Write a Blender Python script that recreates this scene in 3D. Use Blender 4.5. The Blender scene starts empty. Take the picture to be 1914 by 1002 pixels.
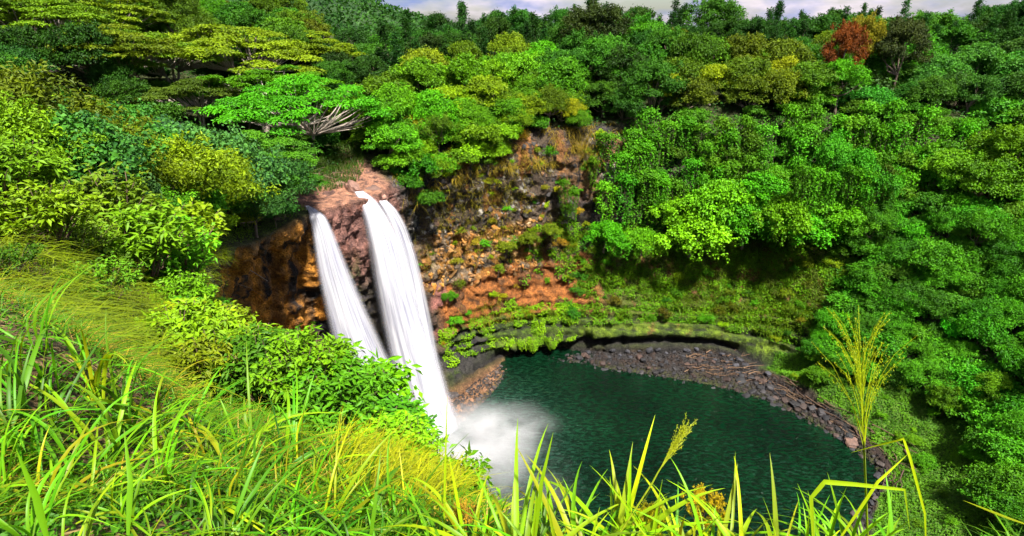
import bpy, math, random
import numpy as np
from mathutils import Vector, Matrix
from mathutils.bvhtree import BVHTree

random.seed(7)
RNG = np.random.default_rng(7)
SC = bpy.context.scene
COL = SC.collection
R = math.radians

# ------------------------------------------------------------------ camera
CAM_Z, PITCH, FPX = 50.0, R(23.2), 1063.0
cam_d = bpy.data.cameras.new('camera')
cam = bpy.data.objects.new('camera', cam_d)
COL.objects.link(cam)
cam.location = (0, 0, CAM_Z)
cam.rotation_euler = (R(90) - PITCH, 0, 0)
cam_d.lens, cam_d.sensor_width = 20.0, 36.0
cam_d.clip_start, cam_d.clip_end = 0.05, 6000
SC.camera = cam

# ------------------------------------------------------------------ sky, sun, exposure
SUN_EL, SUN_AZ = R(60), R(153)          # azimuth clockwise from +Y: high, over the viewer's right shoulder
SUN_DIR = Vector((math.cos(SUN_EL) * math.sin(SUN_AZ), math.cos(SUN_EL) * math.cos(SUN_AZ), math.sin(SUN_EL)))
world = bpy.data.worlds.new('World'); SC.world = world
world.use_nodes = True
wn, wl = world.node_tree.nodes, world.node_tree.links
wn.clear()
w_out = wn.new('ShaderNodeOutputWorld'); w_bg = wn.new('ShaderNodeBackground')
sky = wn.new('ShaderNodeTexSky'); sky.sky_type = 'NISHITA'; sky.sun_disc = False
sky.sun_elevation = SUN_EL; sky.sun_rotation = SUN_AZ; sky.altitude = 200; sky.dust_density = 1.5
geo = wn.new('ShaderNodeNewGeometry')
cmap = wn.new('ShaderNodeMapping'); cmap.inputs['Scale'].default_value = (3.2, 3.2, 9.0)
cn = wn.new('ShaderNodeTexNoise'); cn.inputs['Scale'].default_value = 1.6; cn.inputs['Detail'].default_value = 8; cn.inputs['Roughness'].default_value = 0.58
cr = wn.new('ShaderNodeValToRGB'); cr.color_ramp.elements[0].position = 0.40; cr.color_ramp.elements[1].position = 0.60
cn2 = wn.new('ShaderNodeTexNoise'); cn2.inputs['Scale'].default_value = 4.0; cn2.inputs['Detail'].default_value = 6
cr2 = wn.new('ShaderNodeValToRGB')
cr2.color_ramp.elements[0].position = 0.35; cr2.color_ramp.elements[0].color = (2.4, 3.0, 5.4, 1)
cr2.color_ramp.elements[1].position = 0.62; cr2.color_ramp.elements[1].color = (7.6, 6.7, 7.5, 1)
cmix = wn.new('ShaderNodeMix'); cmix.data_type = 'RGBA'
wl.new(geo.outputs['Incoming'], cmap.inputs['Vector'])
wl.new(cmap.outputs['Vector'], cn.inputs['Vector']); wl.new(cmap.outputs['Vector'], cn2.inputs['Vector'])
wl.new(cn.outputs['Fac'], cr.inputs['Fac']); wl.new(cn2.outputs['Fac'], cr2.inputs['Fac'])
wl.new(cr.outputs['Color'], cmix.inputs['Factor'])
wl.new(sky.outputs['Color'], cmix.inputs['A']); wl.new(cr2.outputs['Color'], cmix.inputs['B'])
wl.new(cmix.outputs['Result'], w_bg.inputs['Color'])
w_bg.inputs['Strength'].default_value = 0.05
wl.new(w_bg.outputs['Background'], w_out.inputs['Surface'])

sun_d = bpy.data.lights.new('sun', 'SUN'); sun = bpy.data.objects.new('sun', sun_d); COL.objects.link(sun)
sun_d.energy = 5.0; sun_d.angle = R(5.0); sun_d.color = (1.0, 0.95, 0.86)
sun.rotation_euler = SUN_DIR.to_track_quat('Z', 'Y').to_euler()
sun.location = (60, -60, 140)

SC.view_settings.view_transform = 'Standard'; SC.view_settings.look = 'None'
SC.view_settings.gamma = 1.0; SC.view_settings.use_curve_mapping = False
SC.view_settings.exposure = 1.5
SC.cycles.use_denoising = True
SC.cycles.max_bounces = 5; SC.cycles.transparent_max_bounces = 16; SC.cycles.volume_bounces = 1
SC.cycles.diffuse_bounces = 1; SC.cycles.glossy_bounces = 2; SC.cycles.transmission_bounces = 2
SC.cycles.use_adaptive_sampling = True; SC.cycles.adaptive_threshold = 0.03; SC.cycles.adaptive_min_samples = 16
SC.cycles.sample_clamp_indirect = 6.0
SC.cycles.caustics_reflective = False; SC.cycles.caustics_refractive = False

# ------------------------------------------------------------------ small helpers
def ray(px, py):
    u, v = (px - 957) / FPX, (501 - py) / FPX
    c, s = math.cos(PITCH), math.sin(PITCH)
    return np.array([u, c + s * v, -s + c * v])

def at(px, py, Y=None, z=None):
    d = ray(px, py)
    t = Y / d[1] if Y is not None else (z - CAM_Z) / d[2]
    return np.array([0, 0, CAM_Z]) + d * t

def project(P):
    P = np.asarray(P, float); c, s = math.cos(PITCH), math.sin(PITCH)
    dz = P[..., 2] - CAM_Z
    f = P[..., 1] * c - dz * s; up = P[..., 1] * s + dz * c
    return 957 + P[..., 0] / f * FPX, 501 - up / f * FPX, f

def hash3(i, j, k, seed=0):
    h = (i * 374761393 + j * 668265263 + k * 2147483647 + seed * 1274126177) & 0xFFFFFFFF
    h = ((h ^ (h >> 13)) * 1274126177) & 0xFFFFFFFF
    h = ((h ^ (h >> 16)) * 2246822519) & 0xFFFFFFFF
    return ((h ^ (h >> 15)) & 0xFFFFFF) / float(0xFFFFFF)

def vnoise(P, seed=0):
    P = np.asarray(P, float); I = np.floor(P).astype(np.int64); F = P - I
    F = F * F * F * (F * (F * 6 - 15) + 10)
    x, y, z = I[..., 0], I[..., 1], I[..., 2]; fx, fy, fz = F[..., 0], F[..., 1], F[..., 2]
    def c(a, b, d): return hash3(x + a, y + b, z + d, seed)
    x00 = c(0,0,0)*(1-fx)+c(1,0,0)*fx; x10 = c(0,1,0)*(1-fx)+c(1,1,0)*fx
    x01 = c(0,0,1)*(1-fx)+c(1,0,1)*fx; x11 = c(0,1,1)*(1-fx)+c(1,1,1)*fx
    y0 = x00*(1-fy)+x10*fy; y1 = x01*(1-fy)+x11*fy
    return y0*(1-fz)+y1*fz

def fbm(P, octv=4, seed=0, gain=0.5):
    P = np.asarray(P, float); s = 0; a = 1; tot = 0
    for o in range(octv):
        s = s + a * vnoise(P * 2**o + 17.3 * o, seed + o); tot += a; a *= gain
    return s / tot            # 0..1

def worley(P, seed=0):
    P = np.asarray(P, float); I = np.floor(P).astype(np.int64)
    best = np.full(P.shape[:-1], 9.0); second = np.full(P.shape[:-1], 9.0); cid = np.zeros(P.shape[:-1])
    for a in (-1, 0, 1):
        for b in (-1, 0, 1):
            for c in (-1, 0, 1):
                x, y, z = I[..., 0] + a, I[..., 1] + b, I[..., 2] + c
                q = np.stack([x + hash3(x, y, z, seed), y + hash3(x, y, z, seed + 1), z + hash3(x, y, z, seed + 2)], -1)
                d = np.linalg.norm(q - P, axis=-1)
                cl = d < best
                second = np.where(cl, best, np.minimum(second, d))
                cid = np.where(cl, hash3(x, y, z, seed + 3), cid); best = np.where(cl, d, best)
    return best, second, cid

def unit(v):
    v = np.asarray(v, float)
    return v / np.maximum(np.linalg.norm(v, axis=-1, keepdims=True), 1e-9)

def sstep(x, a, b):
    t = np.clip((np.asarray(x, float) - a) / (b - a), 0, 1); return t * t * (3 - 2 * t)

def make_mesh(name, V, T=None, Q=None, mat=None, smooth=False, floats=None, colors=None):
    V = np.asarray(V, np.float32).reshape(-1, 3)
    me = bpy.data.meshes.new(name)
    nt = 0 if T is None else len(T); nq = 0 if Q is None else len(Q)
    me.vertices.add(len(V)); me.vertices.foreach_set('co', V.ravel())
    idx = []; starts = []
    if nt: idx.append(np.asarray(T, np.int32).ravel()); starts.append(np.arange(nt) * 3)
    if nq: idx.append(np.asarray(Q, np.int32).ravel()); starts.append(nt * 3 + np.arange(nq) * 4)
    idx = np.concatenate(idx); starts = np.concatenate(starts).astype(np.int32)
    me.loops.add(len(idx)); me.loops.foreach_set('vertex_index', idx)
    me.polygons.add(nt + nq); me.polygons.foreach_set('loop_start', starts)
    me.polygons.foreach_set('use_smooth', np.full(nt + nq, smooth))
    me.update(calc_edges=True); me.validate()
    for k, a in (floats or {}).items():
        at_ = me.attributes.new(k, 'FLOAT', 'POINT'); at_.data.foreach_set('value', np.asarray(a, np.float32).ravel())
    for k, a in (colors or {}).items():
        a = np.asarray(a, np.float32)
        if a.shape[1] == 3: a = np.concatenate([a, np.ones((len(a), 1), np.float32)], 1)
        at_ = me.attributes.new(k, 'FLOAT_COLOR', 'POINT'); at_.data.foreach_set('color', a.ravel())
    if mat: me.materials.append(mat)
    return me

def link(name, me, parent=None, loc=None, color=None):
    o = bpy.data.objects.new(name, me); COL.objects.link(o)
    if parent is not None: o.parent = parent
    if loc is not None: o.location = loc
    if color is not None: o.color = (*color, 1)
    return o

def tag(o, label=None, cat=None, group=None, kind=None):
    if label: o['label'] = label
    if cat: o['category'] = cat
    if group: o['group'] = group
    if kind: o['kind'] = kind
    return o

class Geo:
    """collects vertices, triangles, quads and a per-vertex float"""
    def __init__(s): s.V = []; s.T = []; s.Q = []; s.f = []; s.n = 0
    def add(s, V, T=None, Q=None, f=0.5):
        V = np.asarray(V, float).reshape(-1, 3)
        if T is not None and len(T): s.T.append(np.asarray(T) + s.n)
        if Q is not None and len(Q): s.Q.append(np.asarray(Q) + s.n)
        s.V.append(V); s.f.append(np.full(len(V), f) if np.isscalar(f) else np.asarray(f).ravel()); s.n += len(V)
    def mesh(s, name, mat, smooth=False):
        return make_mesh(name, np.concatenate(s.V), np.concatenate(s.T) if s.T else None,
                         np.concatenate(s.Q) if s.Q else None, mat, smooth, {'var': np.concatenate(s.f)})

def tube(g, pts, rad, n=6, f=0.5):
    pts = np.asarray(pts, float); rad = np.broadcast_to(np.asarray(rad, float), (len(pts),))
    tan = unit(np.gradient(pts, axis=0)); ref = np.array([0.31, 0.17, 0.93]) if abs(tan[0][2]) < 0.9 else np.array([1.0, 0.1, 0.0])
    rings = []
    for p, t, r in zip(pts, tan, rad):
        a = unit(np.cross(t, ref)); b = np.cross(t, a)
        an = np.linspace(0, 2 * np.pi, n, endpoint=False)
        rings.append(p + r * (np.cos(an)[:, None] * a + np.sin(an)[:, None] * b))
    V = np.concatenate(rings); m = len(pts); Q = []
    for i in range(m - 1):
        for j in range(n):
            k = (j + 1) % n; Q.append((i*n+j, i*n+k, (i+1)*n+k, (i+1)*n+j))
    g.add(V, None, Q, f)

# ------------------------------------------------------------------ materials
class NT:
    def __init__(s, name):
        s.m = bpy.data.materials.new(name); s.m.use_nodes = True
        s.t = s.m.node_tree; s.t.nodes.clear()
        s.out = s.n('ShaderNodeOutputMaterial')
    def n(s, typ, **kw):
        nd = s.t.nodes.new(typ)
        for k, v in kw.items():
            if k.startswith('i_'): nd.inputs[k[2:].replace('_', ' ')].default_value = v
            else: setattr(nd, k, v)
        return nd
    def l(s, a, b): s.t.links.new(a, b)
    def mix(s, fac, a, b, blend='MIX'):
        m = s.n('ShaderNodeMix', data_type='RGBA', blend_type=blend)
        for sock, val in (('Factor', fac), ('A', a), ('B', b)):
            if hasattr(val, 'is_linked') or hasattr(val, 'links'): s.l(val, m.inputs[sock])
            elif sock == 'Factor': m.inputs[sock].default_value = val
            else: m.inputs[sock].default_value = (*val, 1) if len(val) == 3 else val
        return m.outputs['Result']
    def math(s, op, a, b=0.5, clamp=False):
        m = s.n('ShaderNodeMath', operation=op, use_clamp=clamp)
        for i, v in enumerate((a, b)):
            if hasattr(v, 'links'): s.l(v, m.inputs[i])
            else: m.inputs[i].default_value = v
        return m.outputs[0]
    def noise(s, scale, detail=4, vec=None, rough=0.55):
        nd = s.n('ShaderNodeTexNoise'); nd.inputs['Scale'].default_value = scale
        nd.inputs['Detail'].default_value = detail; nd.inputs['Roughness'].default_value = rough
        if vec is not None: s.l(vec, nd.inputs['Vector'])
        return nd.outputs['Fac']
    def ramp(s, fac, *stops):
        r = s.n('ShaderNodeValToRGB'); e = r.color_ramp.elements
        while len(e) < len(stops): e.new(0.5)
        for el, (p, c) in zip(e, stops): el.position = p; el.color = (*c, 1) if len(c) == 3 else c
        s.l(fac, r.inputs['Fac']); return r.outputs['Color']

def foliage_material(name, transl=0.22, rough=0.55, spec=0.16, dry=None):
    t = NT(name)
    oi = t.n('ShaderNodeObjectInfo'); av = t.n('ShaderNodeAttribute', attribute_name='var')
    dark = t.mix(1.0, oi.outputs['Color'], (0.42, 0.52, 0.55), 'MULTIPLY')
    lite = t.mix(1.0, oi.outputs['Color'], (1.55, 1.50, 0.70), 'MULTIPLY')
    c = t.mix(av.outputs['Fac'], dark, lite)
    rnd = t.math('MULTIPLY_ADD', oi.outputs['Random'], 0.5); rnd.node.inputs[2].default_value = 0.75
    c2 = t.n('ShaderNodeHueSaturation', i_Saturation=1.0); t.l(c, c2.inputs['Color']); t.l(rnd, c2.inputs['Value'])
    b = t.n('ShaderNodeBsdfPrincipled', i_Roughness=rough); b.inputs['Specular IOR Level'].default_value = spec
    t.l(c2.outputs['Color'], b.inputs['Base Color'])
    tr = t.n('ShaderNodeBsdfTranslucent')
    tc = t.mix(1.0, c2.outputs['Color'], (1.35, 1.25, 0.5), 'MULTIPLY'); t.l(tc, tr.inputs['Color'])
    ms = t.n('ShaderNodeMixShader', i_Fac=transl) if False else t.n('ShaderNodeMixShader'); ms.inputs['Fac'].default_value = transl
    t.l(b.outputs[0], ms.inputs[1]); t.l(tr.outputs[0], ms.inputs[2]); t.l(ms.outputs[0], t.out.inputs['Surface'])
    return t.m

def bark_material():
    t = NT('bark'); oi = t.n('ShaderNodeObjectInfo'); tc = t.n('ShaderNodeTexCoord')
    mp = t.n('ShaderNodeMapping'); mp.inputs['Scale'].default_value = (3, 3, .8); t.l(tc.outputs['Object'], mp.inputs['Vector'])
    n = t.noise(3.0, 5, mp.outputs['Vector'])
    f = t.ramp(n, (0.3, (0.45, 0.42, 0.4)), (0.7, (1.25, 1.2, 1.15)))
    c = t.mix(1.0, oi.outputs['Color'], f, 'MULTIPLY')
    b = t.n('ShaderNodeBsdfPrincipled', i_Roughness=0.85); t.l(c, b.inputs['Base Color'])
    bp = t.n('ShaderNodeBump'); bp.inputs['Distance'].default_value = 0.05; t.l(n, bp.inputs['Height']); t.l(bp.outputs[0], b.inputs['Normal'])
    t.l(b.outputs[0], t.out.inputs['Surface']); return t.m

def ground_material(name, bump=0.25, rough=0.9):
    """colour comes from the surface's own soil/rock/moss map (Col) broken up by noise"""
    t = NT(name); a = t.n('ShaderNodeAttribute', attribute_name='Col'); tc = t.n('ShaderNodeTexCoord')
    n1 = t.noise(1.1, 3, tc.outputs['Object'], 0.65); n2 = t.noise(6.0, 2, tc.outputs['Object'], 0.7)
    f1 = t.ramp(n1, (0.32, (0.45, 0.45, 0.48)), (0.68, (1.45, 1.4, 1.3)))
    f2 = t.ramp(n2, (0.34, (0.5, 0.5, 0.5)), (0.66, (1.4, 1.4, 1.4)))
    c = t.mix(1.0, a.outputs['Color'], f1, 'MULTIPLY'); c = t.mix(1.0, c, f2, 'MULTIPLY')
    b = t.n('ShaderNodeBsdfPrincipled', i_Roughness=rough); b.inputs['Specular IOR Level'].default_value = 0.25
    t.l(c, b.inputs['Base Color'])
    s = t.math('ADD', n1, n2)
    bp = t.n('ShaderNodeBump'); bp.inputs['Distance'].default_value = bump; bp.inputs['Strength'].default_value = 0.9
    t.l(s, bp.inputs['Height']); t.l(bp.outputs[0], b.inputs['Normal']); t.l(b.outputs[0], t.out.inputs['Surface'])
    return t.m

def stone_material(name):
    t = NT(name); oi = t.n('ShaderNodeObjectInfo'); tc = t.n('ShaderNodeTexCoord')
    n1 = t.noise(2.2, 6, tc.outputs['Object'], 0.65); n2 = t.noise(9.0, 4, tc.outputs['Object'], 0.7)
    f = t.ramp(n1, (0.3, (0.4, 0.4, 0.42)), (0.7, (1.5, 1.45, 1.35)))
    c = t.mix(1.0, oi.outputs['Color'], f, 'MULTIPLY')
    rv = t.math('MULTIPLY_ADD', oi.outputs['Random'], 0.9); rv.node.inputs[2].default_value = 0.55
    hs = t.n('ShaderNodeHueSaturation'); t.l(c, hs.inputs['Color']); t.l(rv, hs.inputs['Value'])
    b = t.n('ShaderNodeBsdfPrincipled', i_Roughness=0.7); t.l(hs.outputs['Color'], b.inputs['Base Color'])
    bp = t.n('ShaderNodeBump'); bp.inputs['Distance'].default_value = 0.06; t.l(n2, bp.inputs['Height']); t.l(bp.outputs[0], b.inputs['Normal'])
    t.l(b.outputs[0], t.out.inputs['Surface']); return t.m

def pool_material():
    t = NT('pool_water'); tc = t.n('ShaderNodeTexCoord')
    mp = t.n('ShaderNodeMapping'); mp.inputs['Scale'].default_value = (0.9, 2.6, 1.0); mp.inputs['Rotation'].default_value = (0, 0, R(14))
    t.l(tc.outputs['Object'], mp.inputs['Vector'])
    w0 = t.noise(1.15, 3, mp.outputs['Vector'], 0.6); wr = t.n('ShaderNodeMapRange', i_From_Min=0.46, i_From_Max=0.74); wr.interpolation_type = 'SMOOTHSTEP'; t.l(w0, wr.inputs['Value']); w1 = t.math('ADD', wr.outputs[0], t.math('MULTIPLY', t.noise(0.5, 2, tc.outputs['Object']), 0.6)); w2 = t.noise(0.09, 3, tc.outputs['Object'])
    deep = t.ramp(w2, (0.35, (0.0008, 0.0085, 0.003)), (0.7, (0.0025, 0.021, 0.007)))
    av = t.n('ShaderNodeAttribute', attribute_name='Col')
    c = t.mix(1.0, deep, av.outputs['Color'], 'ADD')
    b = t.n('ShaderNodeBsdfPrincipled', i_Roughness=0.04, i_IOR=1.33); t.l(c, b.inputs['Base Color']); b.inputs['Specular IOR Level'].default_value = 0.5
    bp = t.n('ShaderNodeBump'); bp.inputs['Distance'].default_value = 0.75; bp.inputs['Strength'].default_value = 1.0
    t.l(w1, bp.inputs['Height']); t.l(bp.outputs[0], b.inputs['Normal']); t.l(b.outputs[0], t.out.inputs['Surface'])
    return t.m

def falls_material():
    """silky white water: streaks run down the fall, thin veils let the rock show at the edges"""
    t = NT('falling_water'); uv = t.n('ShaderNodeAttribute', attribute_name='Flow')   # r: across 0..1, g: metres down, b: seed
    sep = t.n('ShaderNodeSeparateColor'); t.l(uv.outputs['Color'], sep.inputs['Color'])
    cx = t.n('ShaderNodeCombineXYZ')
    t.l(t.math('MULTIPLY', sep.outputs[0], 9.0), cx.inputs[0]); t.l(t.math('MULTIPLY', sep.outputs[1], 0.06), cx.inputs[1]); t.l(sep.outputs[2], cx.inputs[2])
    n = t.noise(1.6, 5, cx.outputs[0], 0.6)
    e = t.math('ABSOLUTE', t.math('SUBTRACT', sep.outputs[0], 0.5))
    edge = t.n('ShaderNodeMapRange', i_From_Min=0.5, i_From_Max=0.20) ; edge.interpolation_type = 'SMOOTHSTEP'; t.l(e, edge.inputs['Value'])
    st = t.n('ShaderNodeMapRange', i_From_Min=0.30, i_From_Max=0.62); st.inputs['To Min'].default_value = 0.5; t.l(n, st.inputs['Value'])
    al = t.math('MULTIPLY', edge.outputs[0], st.outputs[0], True)
    col = t.ramp(n, (0.30, (0.40, 0.405, 0.52)), (0.46, (0.58, 0.585, 0.66)), (0.62, (0.74, 0.74, 0.78)))
    d = t.n('ShaderNodeBsdfDiffuse'); t.l(col, d.inputs['Color'])
    tr = t.n('ShaderNodeBsdfTranslucent'); t.l(col, tr.inputs['Color'])
    m1 = t.n('ShaderNodeMixShader'); m1.inputs[0].default_value = 0.4; t.l(d.outputs[0], m1.inputs[1]); t.l(tr.outputs[0], m1.inputs[2])
    tp = t.n('ShaderNodeBsdfTransparent'); m2 = t.n('ShaderNodeMixShader')
    t.l(al, m2.inputs[0]); t.l(tp.outputs[0], m2.inputs[1]); t.l(m1.outputs[0], m2.inputs[2]); t.l(m2.outputs[0], t.out.inputs['Surface'])
    return t.m

M_LEAF = foliage_material('leaf'); M_GRASS = foliage_material('grass_blade', 0.38, 0.45, 0.22)
M_BARK = bark_material(); M_GROUND = ground_material('ground'); M_ROCK = ground_material('rock_face', 0.45, 0.75)
M_STONE = stone_material('stone'); M_POOL = pool_material(); M_FALLS = falls_material()

# ------------------------------------------------------------------ terrain: a bowl lofted round the pool
def outl(e, *steps):
    """points leading inland from the rim point e: each step is (dx, dy, z)"""
    return [np.array([e[0] + dx, e[1] + dy, z]) for dx, dy, z in steps]

def A(*v): return np.array(v, float)
ST = []
def station(low, inland): ST.append(np.array(list(low) + list(inland), float))

# 0 right of the lookout
station([(18,30,-3),(17,22,0),(16,17,3),(15,14,12),(13,10,24),(11,6,36),(9,3.6,43),(6.5,2.2,47.35)], [(7,-3,48.7),(9,-12,50),(20,-60,54)])
# 1 lookout
station([(3,30,-3),(2,22,0),(1.5,17,3),(1.2,13,12),(1,9,24),(.8,5.5,36),(.7,3.6,43),(.6,2.15,47.5)], [(0,-1,48.4),(0,-10,49.5),(0,-60,54)])
# 2
station([(-1,32,-3),(-1.5,25,0),(-1.8,20,3),(-1.9,16,12),(-1.7,12,24),(-1.3,8.5,34),(-.9,5.8,42),(-.55,3.7,46.2)], [(-1.9,1.6,47.9),(-4,-4,49.4),(-14,-60,54)])
# 3
station([(-3,35,-3),(-4,29,0),(-4.6,24,3),(-4.8,20,12),(-4.3,15.5,24),(-3.6,11.5,34),(-2.9,8.8,41),(-2.2,6.5,44.8)], [at(420,850,Y=3.9),(-3.6,2.3,48.0),(-16,-6,52)])
# 4
station([(-6,40,-3),(-8,35,0),(-9,31,3),(-9.5,28,12),(-9.2,24,24),(-8.2,19,33),(-7.3,14.6,39),at(470,700,Y=11.9)], [at(250,680,Y=8.5),at(40,590,Y=7.4),(-26,8,51)])
# 5
station([(-9,44,-3),(-13,41,0),(-15,39,3),(-17,37,10),(-17.5,33,22),(-15.5,27,31),(-13.6,22.5,36.5),at(385,600,Y=19.4)], [at(200,500,Y=15.6),at(0,375,Y=16.5),(-45,18,52)])
# 6
station([(-10,47,-3),(-16,46,0),(-19,45,3),(-23,44,9),(-26,43,17),(-25,41,26),(-21.5,38,33),at(405,475,Y=35.4)], [(-25,33,39),(-33,31,42),(-90,34,52)])
# 7
station([(-11,51,-3),(-17,52,0),(-20,52.5,3),(-24,53,8),(-27,53.5,15),(-28,52.5,22),(-25.5,50.5,28),at(500,442,Y=48)], [(-28,47,34),(-37,46,39),(-110,56,54)])
# 8 left end of the crest
station([(-9,56,-3),(-14,58,0),(-17,59,3),(-20,60,8),(-22.4,60,15),(-23,59,22),(-22.3,57.6,27.5),at(572,402,Y=55.6)], [(-26,56,33.3),(-38,59,36.5),(-120,90,54)])
# 9 crest between the falls
station([(-9,60,-3),(-13,62,0),(-15.5,63,3),(-18,63.6,8),(-19.6,63.6,15),(-20,62.8,21),(-19.6,61,27.5),at(622,386,Y=59.6)], [(-22.6,64.2,32.3),(-37,72,33.4),(-110,150,50)])
# 10 right end of the crest
station([(-8,64,-3),(-11.5,66,0),(-13,67,3),(-15,68,8),(-16.5,68.5,15),(-17,68,21),(-16.8,66.3,27.5),at(694,370,Y=64.4)], [(-19.6,69.2,32.1),(-33,84,33.6),(-90,190,48)])
# 11 dark rock right of the falls
e = at(765,318,Y=75)
station([A(-6,66,-3),at(850,800,z=0),at(845,745,z=1.4),at(835,690,Y=74),at(815,590,Y=75.5),at(795,480,Y=76.5),at(780,400,Y=76)+A(0,0,0),e], outl(e,(-6,9,34),(-17,26,36),(-60,150,46)))
# 12
e = at(880,268,Y=82)
station([A(0,70,-3),at(925,730,z=0),at(890,715,z=1.3),at(885,662,Y=78.2),at(870,555,Y=79.5),at(865,455,Y=80.5),at(870,360,Y=80.5),e], outl(e,(-3,13,37),(-8,40,40.2),(-30,260,46)))
# 13 cave
e = at(1010,250,Y=89)
station([A(1,76,-3),at(965,672,z=0),at(985,664,Y=83.5),at(985,640,Y=80.8),at(995,540,Y=85),at(1000,440,Y=87),at(1005,340,Y=87.5),e], outl(e,(-1,13,38),(-2,42,41.2),(-6,260,46)))
# 14
e = at(1160,238,Y=93)
station([A(14,72,-3),at(1150,692,z=0),at(1165,660,z=.8),at(1180,625,Y=80.4),at(1170,530,Y=85.5),at(1160,440,Y=88.5),at(1155,340,Y=90.5),e], outl(e,(1,13,38),(4,42,41.7),(20,260,46)))
# 15
e = at(1340,226,Y=96)
station([A(29,66,-3),at(1350,728,z=0),at(1345,662,z=.9),at(1340,632,Y=79.6),at(1345,540,Y=84.5),at(1345,430,Y=89.5),at(1340,330,Y=92.5),e], outl(e,(4,13,38.5),(12,42,42.2),(50,260,46)))
# 16
e = at(1520,220,Y=97)
station([A(35,62,-3),at(1450,757,z=0),at(1428,700,z=1.0),at(1455,662,Y=77),at(1490,570,Y=81),at(1510,450,Y=86),at(1520,330,Y=91.5),e], outl(e,(7,12,38.5),(20,40,42.2),(90,250,46)))
# 17
e = at(1690,220,Y=94)
station([A(40,56,-3),at(1545,806,z=0),at(1545,765,z=1.1),at(1590,690,Y=68),at(1645,590,Y=74),at(1670,460,Y=80),at(1682,340,Y=87),e], outl(e,(10,10,38.5),(28,36,42.2),(130,230,46)))
# 18
e = at(1905,245,Y=87)
station([A(38,50,-3),at(1640,880,z=0),at(1670,855,z=1),at(1770,775,Y=59.5),at(1835,650,Y=64.5),at(1880,520,Y=71),at(1900,395,Y=78.5),e], outl(e,(13,8,39),(36,28,43.2),(190,180,47)))
# 19
e = at(2150,300,Y=70)
station([A(32,43,-3),at(1590,975,z=0),at(1660,960,z=.8),at(1850,900,Y=48),at(1985,780,Y=51),at(2060,650,Y=56),at(2110,470,Y=62),e], outl(e,(15,3,42),(45,12,46),(220,80,50)))
# 20, 21 near right, outside the frame
station([(27,38,-3),(31,35,0),(33,33,.8),(39,30,2),(46,28,4),(53,26,7),(58,24,10),(63,22,13)], [(75,16,17),(105,0,26),(260,-40,44)])   # the stream leaves here
station([(24,32,-3),(25,26,0),(25.5,23,2),(26,19,7),(26,15,14),(25,11,23),(24,7,32),(23,2,39)], [(24,-5,43),(32,-22,47),(100,-90,54)])
ST = np.array(ST)                       # (S, 11, 3)
NS = len(ST)
SEG_S = [10,26,34,34,34,34,36,34,26,26,28,36,44,50,56,54,54,56,40,22,14,14]
SEG_T = [6,14,18,44,44,44,44,26,26,22]

def loft():
    c = ST[:, 3:8].mean(1); d = np.linalg.norm(np.roll(c, -1, 0) - c, axis=1)
    rows = []; sc = []
    for i in range(NS):
        p0, p1, p2, p3 = ST[i-1], ST[i], ST[(i+1) % NS], ST[(i+2) % NS]
        d0, d1, d2 = d[i-1], d[i], d[(i+1) % NS]
        m1 = d1 * ((p1-p0)/d0*d1 + (p2-p1)/d1*d0) / (d0+d1)
        m2 = d1 * ((p2-p1)/d1*d2 + (p3-p2)/d2*d1) / (d1+d2)
        for k in range(SEG_S[i]):
            u = k / SEG_S[i]; h = (2*u**3-3*u**2+1, u**3-2*u**2+u, -2*u**3+3*u**2, u**3-u**2)
            rows.append(h[0]*p1 + h[1]*m1 + h[2]*p2 + h[3]*m2); sc.append(i + u)
    rows = np.array(rows)                # (n, 11, 3)
    cols = []; tc = []
    for j in range(10):
        for k in range(SEG_T[j]):
            u = k / SEG_T[j]
            if j == 9: u = u ** 1.6
            cols.append(rows[:, j] * (1-u) + rows[:, j+1] * u); tc.append(j + u)
    cols.append(rows[:, 10]); tc.append(10.0)
    return np.stack(cols, 1), np.array(sc), np.array(tc)

G, SCO, TCO = loft()
for _ in range(3):                        # soften the profile's corners, keep the ends
    G[:, 1:-1] = 0.25 * G[:, :-2] + 0.5 * G[:, 1:-1] + 0.25 * G[:, 2:]
nS, nT = G.shape[:2]
SG = np.repeat(SCO[:, None], nT, 1); TG = np.repeat(TCO[None, :], nS, 0)

def grid_normals(G):
    ds = np.roll(G, -1, 0) - np.roll(G, 1, 0); dt = np.gradient(G, axis=1)
    return unit(np.cross(dt, ds))
NRM = grid_normals(G)
if NRM[SEG_S[0], nT - 30, 2] < 0: NRM = -NRM

wall = sstep(TG, 1.9, 2.8) * (1 - sstep(TG, 6.75, 7.05))          # rock wall weight
near = 1 - sstep(np.linalg.norm(G - A(0, 0, 48), axis=-1), 8, 22)
big = fbm(G * A(.10, .10, .13), 4, 3) - .5
f1, f2, cid = worley(G * A(.55, .55, .38), 11)
f1b, f2b, cidb = worley(G * A(1.3, 1.3, .8), 23)
strata = np.abs(((G[..., 2] + 1.4 * fbm(G * .12, 3, 9)) * .42) % 1 - .5) * 2
fine = fbm(G * .9, 4, 31) - .5
backrock = sstep(SG, 5.6, 6.3) * (1 - sstep(SG, 13.6, 14.6))       # bare rock from the left bank to the back wall
disp = wall * (1 - near) * (3.0 * big + backrock * ((.30 + .40 * sstep(SG, 10.3, 10.9)) * (cid - .5) + .35 * (cidb - .5) + .3 * np.minimum(f2 - f1, .5) + 2.2 * (fbm(G * A(.62, .62, .07), 3, 15) - .5)) + (strata - .5) * .35 * backrock + 1.3 * fine)
lipzone = sstep(SG, 8.2, 8.8) * (1 - sstep(SG, 10.2, 10.9))
disp = disp * (1 - .55 * lipzone * sstep(TG, 5.5, 6.5))
shore = sstep(TG, .9, 1.5) * (1 - sstep(TG, 2.0, 2.6))
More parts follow.
